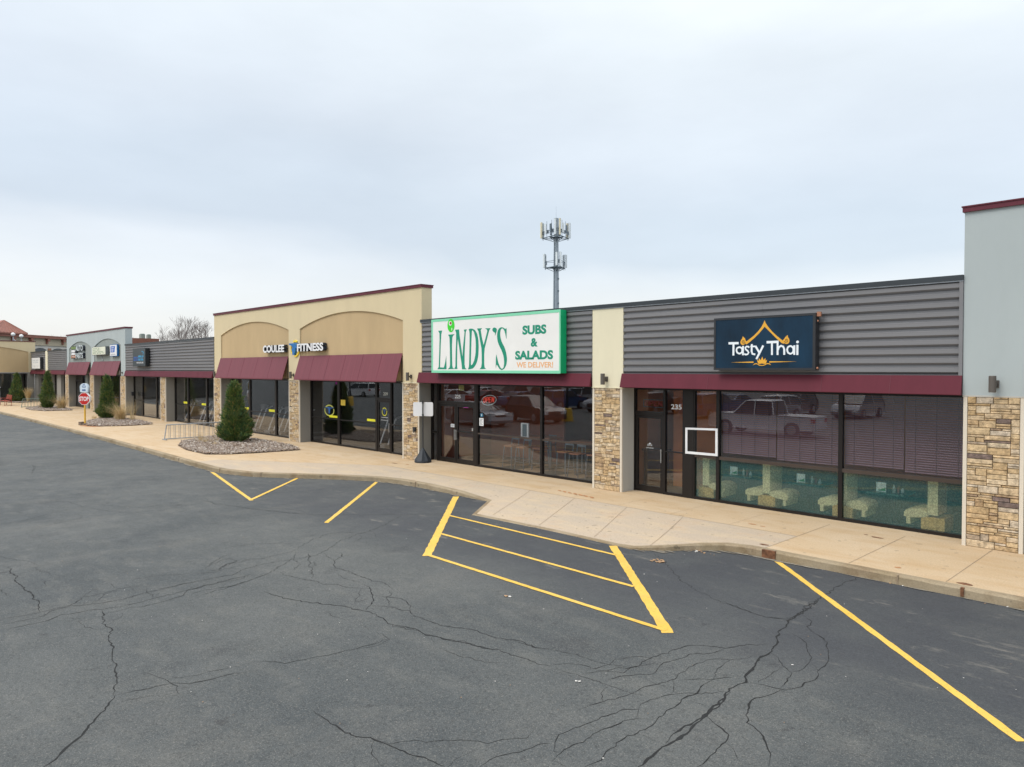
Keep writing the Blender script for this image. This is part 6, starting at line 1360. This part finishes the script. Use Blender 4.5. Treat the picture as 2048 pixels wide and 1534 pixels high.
# ------------------------------------------------------------------ cell tower
tx_, ty_ = -79.6, 70.6
t = thing('cell_tower', (tx_, ty_, GZ), 'tall grey monopole with two tiers of antennas behind the roof', 'cell tower')
TWM = M('tower_grey', (.30, .35, .39), .6, .3, .08); ANT = M('antenna_cream', (.68, .62, .44), .5); ANW = M('antenna_white', (.66, .72, .74), .5); DKS = M('tower_dark_steel', (.13, .17, .20), .6, .3)
mb = MB(); mb.tube((tx_, ty_, GZ), (tx_, ty_, 27.2), .62, .36, 16); mb.tube((tx_, ty_, 27.2), (tx_, ty_, 28.0), .36, .36, 16); mb.tube((tx_, ty_, 28), (tx_, ty_, 30.0), .02, .01, 5); mb.build('pole', TWM, parent=t, smooth=False)
def platform(z, rad, nang, ants, hz, name, ph):
    mb = MB(); pts = []
    for i in range(3):
        a = R(ph + 120 * i); c = Vector((tx_ + rad * .62 * math.cos(a), ty_ + rad * .62 * math.sin(a), z)); d = Vector((-math.sin(a), math.cos(a), 0))
        e1, e2 = c - d * rad * .9, c + d * rad * .9
        mb.tube(e1, e2, .07, .07, 6); mb.tube(e1 + Vector((0, 0, 1.0)), e2 + Vector((0, 0, 1.0)), .035, .035, 6)
        mb.tube((tx_, ty_, z), c, .09, .09, 6); mb.tube((tx_, ty_, z - .8), c, .05, .05, 6); mb.tube(e1, (tx_, ty_, z - .8), .045, .045, 5); mb.tube(e2, (tx_, ty_, z - .8), .045, .045, 5)
        pts.append((c, d, a))
    mb.box(tx_ - .75, tx_ + .75, ty_ - .75, ty_ + .75, z - .06, z)
    mb.build('platform', DKS, parent=t)
    for c, d, a in pts:
        o = Vector((math.cos(a), math.sin(a), 0))
        for u, mat_, hh in ants:
            p = c + d * rad * .9 * u
            m_ = MB(); m_.tube(p + Vector((0, 0, -.3)), p + Vector((0, 0, hz)), .035, .035, 5); m_.build('mount_pipe', DKS, parent=t)
            m_ = MB(); m_.obox(p + o * .22 + Vector((0, 0, hz * .5)), .09, .17, hh / 2, a); m_.build('antenna', mat_, parent=t)
            m_ = MB(); m_.obox(p - o * .2 + Vector((0, 0, hz * .35)), .1, .16, .28, a); m_.build('radio_unit', TWM, parent=t)
platform(24.9, 2.2, 3, [(-1, ANT, 2.6), (-.35, ANW, 1.6), (.35, DKS, 1.3), (1, ANW, 2.5)], 2.6, 'top', 18)
platform(20.0, 1.7, 3, [(-1, ANW, 2.2), (1, ANW, 2.1)], 2.3, 'low', 25)
mb = MB(); mb.tube((tx_ + .1, ty_ - .60, 1), (tx_ + .05, ty_ - .42, 24), .05, .05, 5)
for z in range(4, 19, 2): mb.box(tx_ + .42, tx_ + .60, ty_ - .1, ty_ + .1, z, z + .25)
mb.build('cable_run', DKS, parent=t)

# ------------------------------------------------------------------ copper-roofed building beyond the wing
A = Vector((-154.9, 10.8, 0)); B = Vector((-161.5, 18.4, 0)); dv = (B - A).normalized(); nv = Vector((dv.y, -dv.x, 0))
if nv.x < 0: nv = -nv
t = thing('plaza_building', (A.x, A.y, GZ), 'white building with arched windows and a copper hip roof, far behind the wing', 'building')
def Q(u, o, z): p = A + dv * u + nv * o; return (p.x, p.y, z)
def qbox(mb, u0, u1, o0, o1, z0, z1, m=0):
    mb.add([Q(u0,o0,z0),Q(u1,o0,z0),Q(u1,o1,z0),Q(u0,o1,z0),Q(u0,o0,z1),Q(u1,o0,z1),Q(u1,o1,z1),Q(u0,o1,z1)], [(0,3,2,1),(4,5,6,7),(0,1,5,4),(1,2,6,5),(2,3,7,6),(3,0,4,7)], m)
COPP = M('copper_roof', (.29, .12, .085), .6, .1, .1); WB = stucco('far_white_stucco', (.62, .60, .55)); CB = stucco('far_cream_stucco', (.50, .44, .33)); BRK = M('far_brick', (.38, .20, .12), .9)
mb = MB(); qbox(mb, -30, 26, -12, 0, GZ, 7.8); mb.build('wall', WB, parent=t)
mb = MB(); qbox(mb, -30, 26, -11, .25, 7.8, 9.2); mb.build('upper_band', CB, parent=t)
mb = MB(); qbox(mb, -30.5, 26.5, -12.5, .9, 9.1, 9.5); qbox(mb, -30.5, 26.5, -12, .95, 9.5, 9.62); mb.build('eave', COPP, parent=t)
for u in [-8 + 4.1 * i for i in range(7)]:
    mb = MB(); qbox(mb, u - .3, u + .3, .25, .8, 8.6, 9.1); qbox(mb, u - .2, u + .2, .25, .5, 8.1, 8.6); mb.build('bracket', COPP, parent=t)
for u in [-6.2 + 4.6 * i for i in range(6)]:
    lp = [(-1.7, 5.0), (1.7, 5.0), (1.7, 6.6)] + [(1.7 * math.cos(R(a)), 6.6 + .75 * math.sin(R(a))) for a in range(15, 180, 15)] + [(-1.7, 6.6)]
    mb = MB(); n = len(lp); mb.add([Q(u + a, .06, z) for a, z in lp] + [Q(u + a, -.1, z) for a, z in lp], [tuple(range(n)), tuple(range(2*n-1, n-1, -1))] + [(i, n+i, n+(i+1)%n, (i+1)%n) for i in range(n)])
    mb.build('window', M('far_dark_glass', (.07, .08, .09), .3), parent=t)
    mb = MB(); qbox(mb, u + 1.9, u + 2.7, 0.0, .12, GZ, 7.3); mb.build('brick_pilaster', BRK, parent=t)
# hip roof over the entrance tower
mb = MB(); ap = Q(-3.6, -1.5, 12.1); bs = [Q(-10, 1.2, 9.78), Q(-1.4, 1.2, 9.78), Q(-1.4, -9, 9.78), Q(-10, -9, 9.78)]
mb.add([ap] + bs + [(p[0], p[1], 9.55) for p in bs], [(0, 1, 2), (0, 2, 3), (0, 3, 4), (0, 4, 1), (1, 5, 6, 2), (2, 6, 7, 3), (3, 7, 8, 4), (4, 8, 5, 1), (5, 8, 7, 6)])
for i in range(12):
    k = i / 11; p = Vector(bs[0]) * (1 - k) + Vector(bs[1]) * k; mb.tube(p + Vector((0, 0, .03)), Vector(ap) * .98 + p * .02, .06, .03, 4)
mb.build('hip_roof', COPP, parent=t)
mb = MB(); qbox(mb, -2.6, -1.2, -5, -4, 9.6, 10.6); mb.build('roof_vent', GALV, parent=t)
# two satellite-like white spheres on the wing roof
for x, y, z, lab in ((-120.6, 3.2, 8.25, 'white globe floodlight on the lot pole behind the wing, left one'), (-122.1, 4.4, 8.1, 'white globe floodlight on the lot pole behind the wing, right one')):
    g = thing('roof_light', (x, y, GZ), lab, 'roof light', 'white globe lights above the wing')
    mb = MB(); mb.lathe((x, y, z), [(.05, -.26), (.22, -.16), (.27, 0), (.22, .16), (.05, .26)], 14); mb.build('globe', M('globe_white', (.75, .76, .75), .5), parent=g, smooth=True)
    mb = MB(); mb.tube((x, y, GZ), (x, y, z - .35), .07); mb.tube((x, y, z - .6), (x + .8, y + .5, z - 1.3), .04); mb.build('mast', GALV, parent=g)
# low brown-roofed building and rooftop boxes behind the gap
t = thing('low_building', (-130, 15, GZ), 'low brown-roofed building far behind the grey shop front', 'building')
mb = MB(); mb.box(-124, -118.4, 18.0, 21.2, GZ, 7.2); mb.build('wall', CB, parent=t)
mb = MB(); mb.box(-124.4, -118, 17.7, 21.6, 7.2, 8.1); mb.build('roof', M('brown_roof', (.22, .09, .06), .8), parent=t)
for x, y, s, lab in ((-119.5, 19.6, .55, 'small rooftop unit left of the bare trees, nearer one'), (-121, 21.0, .45, 'small rooftop unit left of the bare trees, farther one')):
    mb = MB(); mb.box(x - s, x + s, y - s * .5, y + s * .5, 8.1, 8.75); mb.box(x - s * .8, x + s * .8, y - s * .4, y + s * .4, 8.75, 8.85); mb.build('rooftop_unit', M('unit_green_grey', (.22, .27, .24), .6), origin=(x, y, 8.1), label=lab, cat='rooftop unit', group='rooftop units on the low brown roof')

# ================================================================== the rest of the lot, seen mirrored in the shop windows
def paint(name, col, metal=.3): return M('paint_' + name, col, .3, metal, .02, coat=.6)
CARG = M('car_glass', (.015, .018, .02), .15, 0, 0, spec=.35); TYRE = M('tyre', (.02, .02, .02), .85); RIM = M('rim', (.45, .46, .48), .35, .8, .05); LGT = M('headlight', (.75, .77, .78), .2); TL = M('tail_light', (.4, .02, .02), .3)
CARS = {
 'sedan': dict(L=4.9, W=1.84, low=[(-2.45,.35),(-2.42,.72),(-2.30,.98),(-1.7,1.05),(1.0,.98),(1.9,.86),(2.38,.68),(2.45,.40),(2.40,.24),(-2.38,.24)], cab=[(-1.75,1.03),(-.95,1.42),(.15,1.44),(1.15,.97)], wb=1.40),
 'suv': dict(L=4.8, W=1.92, low=[(-2.35,.38),(-2.40,.80),(-2.34,1.10),(1.05,1.12),(2.05,1.02),(2.36,.82),(2.40,.42),(2.34,.28),(-2.3,.28)], cab=[(-2.30,1.10),(-2.05,1.66),(.35,1.70),(1.20,1.11)], wb=1.40),
 'pickup': dict(L=5.8, W=2.0, low=[(-2.88,.50),(-2.90,1.10),(-.75,1.12),(1.30,1.16),(2.70,1.12),(2.86,.95),(2.88,.50),(2.8,.38),(-2.85,.38)], cab=[(-.85,1.11),(-.70,1.84),(.75,1.86),(1.45,1.15)], wb=1.85),
 'van': dict(L=5.1, W=1.98, low=[(-2.5,.32),(-2.52,.85),(-2.46,1.12),(1.4,1.10),(2.3,.92),(2.5,.66),(2.52,.36),(2.44,.25),(-2.4,.25)], cab=[(-2.48,1.10),(-2.25,1.72),(.65,1.76),(1.80,1.08)], wb=1.55)}
def car(kind, col, x, y, ang, label):
    c = CARS[kind]; t = thing('parked_car' if kind != 'pickup' else 'parked_pickup', (0, 0, 0), label, 'car' if kind != 'pickup' else 'pickup', 'vehicles in the lot mirrored in the windows')
    w2 = c['W'] / 2; pm = col
    mb = MB(); lw = c['low']; n = len(lw); ins = [(u * .985, (z - .6) * .96 + .6) for u, z in lw]
    vs = [(u, -w2 * .94, z) for u, z in ins] + [(u, -w2, z) for u, z in lw] ; 
    rings = [[(u, -w2 * .93, z) for u, z in ins], [(u, -w2, z) for u, z in lw], [(u, w2, z) for u, z in lw], [(u, w2 * .93, z) for u, z in ins]]
    vs = [p for r in rings for p in r]; fs = [tuple(range(n)), tuple(range(4*n-1, 3*n-1, -1))]
    for k in range(3):
        for i in range(n): fs.append((k*n+i, (k+1)*n+i, (k+1)*n+(i+1)%n, k*n+(i+1)%n))
    mb.add(vs, fs)
    cb = c['cab']; wt = w2 * .74; wbm = w2 * .93
    zmax = max(z for _, z in cb); roof = [(cb[1][0], cb[1][1]), (cb[2][0], cb[2][1])]
    mb.add([(roof[0][0], -wt, roof[0][1]), (roof[1][0], -wt, roof[1][1]), (roof[1][0], wt, roof[1][1]), (roof[0][0], wt, roof[0][1]), (roof[0][0] + .1, -wt * .8, zmax + .04), (roof[1][0] - .1, -wt * .8, zmax + .04), (roof[1][0] - .1, wt * .8, zmax + .04), (roof[0][0] + .1, wt * .8, zmax + .04)],
           [(0, 1, 5, 4), (1, 2, 6, 5), (2, 3, 7, 6), (3, 0, 4, 7), (4, 5, 6, 7)])
    for s in (-1, 1):
        mid = (cb[0][0] + cb[3][0]) / 2 - .1
        for u0, u1 in ((cb[0][0], cb[1][0]), (mid, mid + .03), (cb[3][0], cb[2][0])):
            mb.tube((u0, s * (wbm + .005), cb[0][1]), (u1, s * (wt + .01), zmax), .035, .03, 5)
        for q in (-.33, 0, .33): pass
    mb.build('body', pm, parent=t)
    g = MB(); P = [(cb[0][0], cb[0][1], wbm), (cb[1][0], cb[1][1], wt), (cb[2][0], cb[2][1], wt), (cb[3][0], cb[3][1], wbm)]
    g.add([(u, -w_, z) for u, z, w_ in P] + [(u, w_, z) for u, z, w_ in P], [(0, 3, 2, 1), (4, 5, 6, 7), (0, 1, 5, 4), (2, 3, 7, 6)]); g.build('windows', CARG, parent=t)
    for sx_ in (-1, 1):
        for sy_ in (-1, 1):
            cxw, cyw = sx_ * c['wb'], sy_ * (w2 - .10); rr = .34 if kind in ('sedan', 'van') else .39
            m_ = MB(); m_.tube((cxw, cyw - .12, rr), (cxw, cyw + .12, rr), rr, rr, 18); wl = m_.build('wheel', TYRE, parent=t)
            m_ = MB(); m_.tube((cxw, sy_ * (w2 + .022), rr), (cxw, sy_ * (w2 + .03), rr), rr * .62, rr * .55, 12); m_.build('rim', RIM, parent=wl)
    fx = c['low'][6][0]; bx = c['low'][1][0]; hz = c['low'][5][1] - .1
    for s in (-1, 1):
        m_ = MB(); m_.box(fx - .25, fx + .02, s * w2 * .72 - .2, s * w2 * .72 + .2, hz - .08, hz + .08); m_.build('headlight', LGT, parent=t)
        m_ = MB(); m_.box(bx - .02, bx + .1, s * w2 * .80 - .14, s * w2 * .80 + .14, .78, 1.0); m_.build('tail_light', TL, parent=t)
    m_ = MB(); m_.box(fx - .1, fx + .015, -w2 * .45, w2 * .45, hz - .28, hz - .02); m_.build('grille', BLACK, parent=t)
    t.location = (x, y, GZ); t.rotation_euler = (0, 0, R(ang)); return t
PW = paint('white', (.72, .73, .74), 0); PS = paint('silver', (.42, .43, .45), .6); PK = paint('black', (.02, .022, .025)); PR = paint('red', (.28, .02, .02)); PB = paint('blue', (.05, .10, .22)); PG = paint('grey', (.14, .15, .16), .5)
NIN = ', mirrored in the shop windows'
k1 = car('sedan', PS, -34.3, -12.95, 6, 'silver sedan nearest the shops' + NIN)
k2 = car('suv', PK, -33.6, -17.4, 14, 'black SUV behind the silver sedan' + NIN)
k3 = car('pickup', PW, -18.4, -19.7, 178, 'white pickup across from the restaurant' + NIN)
k4 = car('van', PW, -80, -33, 175, 'white minivan across from the fitness club' + NIN)
base = {'sedan': k1, 'suv': k2, 'pickup': k3, 'van': k4}
cols = [PW, PS, PK, PR, PB, PG, PW, PK, PS]; cn = ['white', 'silver', 'black', 'red', 'blue', 'grey', 'pale', 'dark', 'light']
rc = random.Random(4); q = 0
ORD = ['first', 'second', 'third', 'fourth', 'fifth', 'sixth', 'seventh', 'eighth', 'ninth', 'tenth', 'eleventh', 'twelfth']
for row, (yy, xs0, nn, step) in enumerate(((-30.0, -62, 9, 4.9), (-37.5, -66, 10, 5.1))):
    for i in range(nn):
        kd = rc.choice(('sedan', 'suv', 'suv', 'pickup', 'van')); o = copy_tree(base[kd]); ci = rc.randrange(9)
        o.location = (xs0 + i * step + rc.uniform(-.3, .3), yy + rc.uniform(-.3, .3), GZ); o.rotation_euler = (0, 0, R(90 if rc.random() < .5 else -90))
        o['label'] = '%s %s, %s from left in the %s parked row' % (cn[ci], {'sedan': 'sedan', 'suv': 'SUV', 'pickup': 'pickup', 'van': 'minivan'}[kd], ORD[i], ('nearer', 'farther')[row])
        o['category'] = 'pickup' if kd == 'pickup' else 'car'
        for ch in o.children:
            if ch.name.startswith('body') and ch.material_slots:
                ch.material_slots[0].link = 'OBJECT'; ch.material_slots[0].material = cols[ci]
for x, lab in ((-60.3, 'lot lamp post with a yellow concrete base, left one, seen mirrored'), (-32.4, 'lot lamp post with a yellow concrete base, right one, seen mirrored')):
    t = thing('lamp_post', (x, -19.3, GZ), lab, 'lamp post', 'lot lamp posts on yellow bases')
    mb = MB(); mb.lathe((x, -19.3, GZ), [(.42, 0), (.34, .85), (.30, .9)], 16); mb.build('base', MATS['yellow_post'], parent=t)
    mb = MB(); mb.tube((x, -19.3, .7), (x, -19.3, 8.5), .08, .06, 10); mb.build('pole', BLACK, parent=t)
    mb = MB(); mb.box(x - .7, x + .7, -19.5, -19.1, 8.4, 8.55); mb.build('lamp_head', BLACK, parent=t)
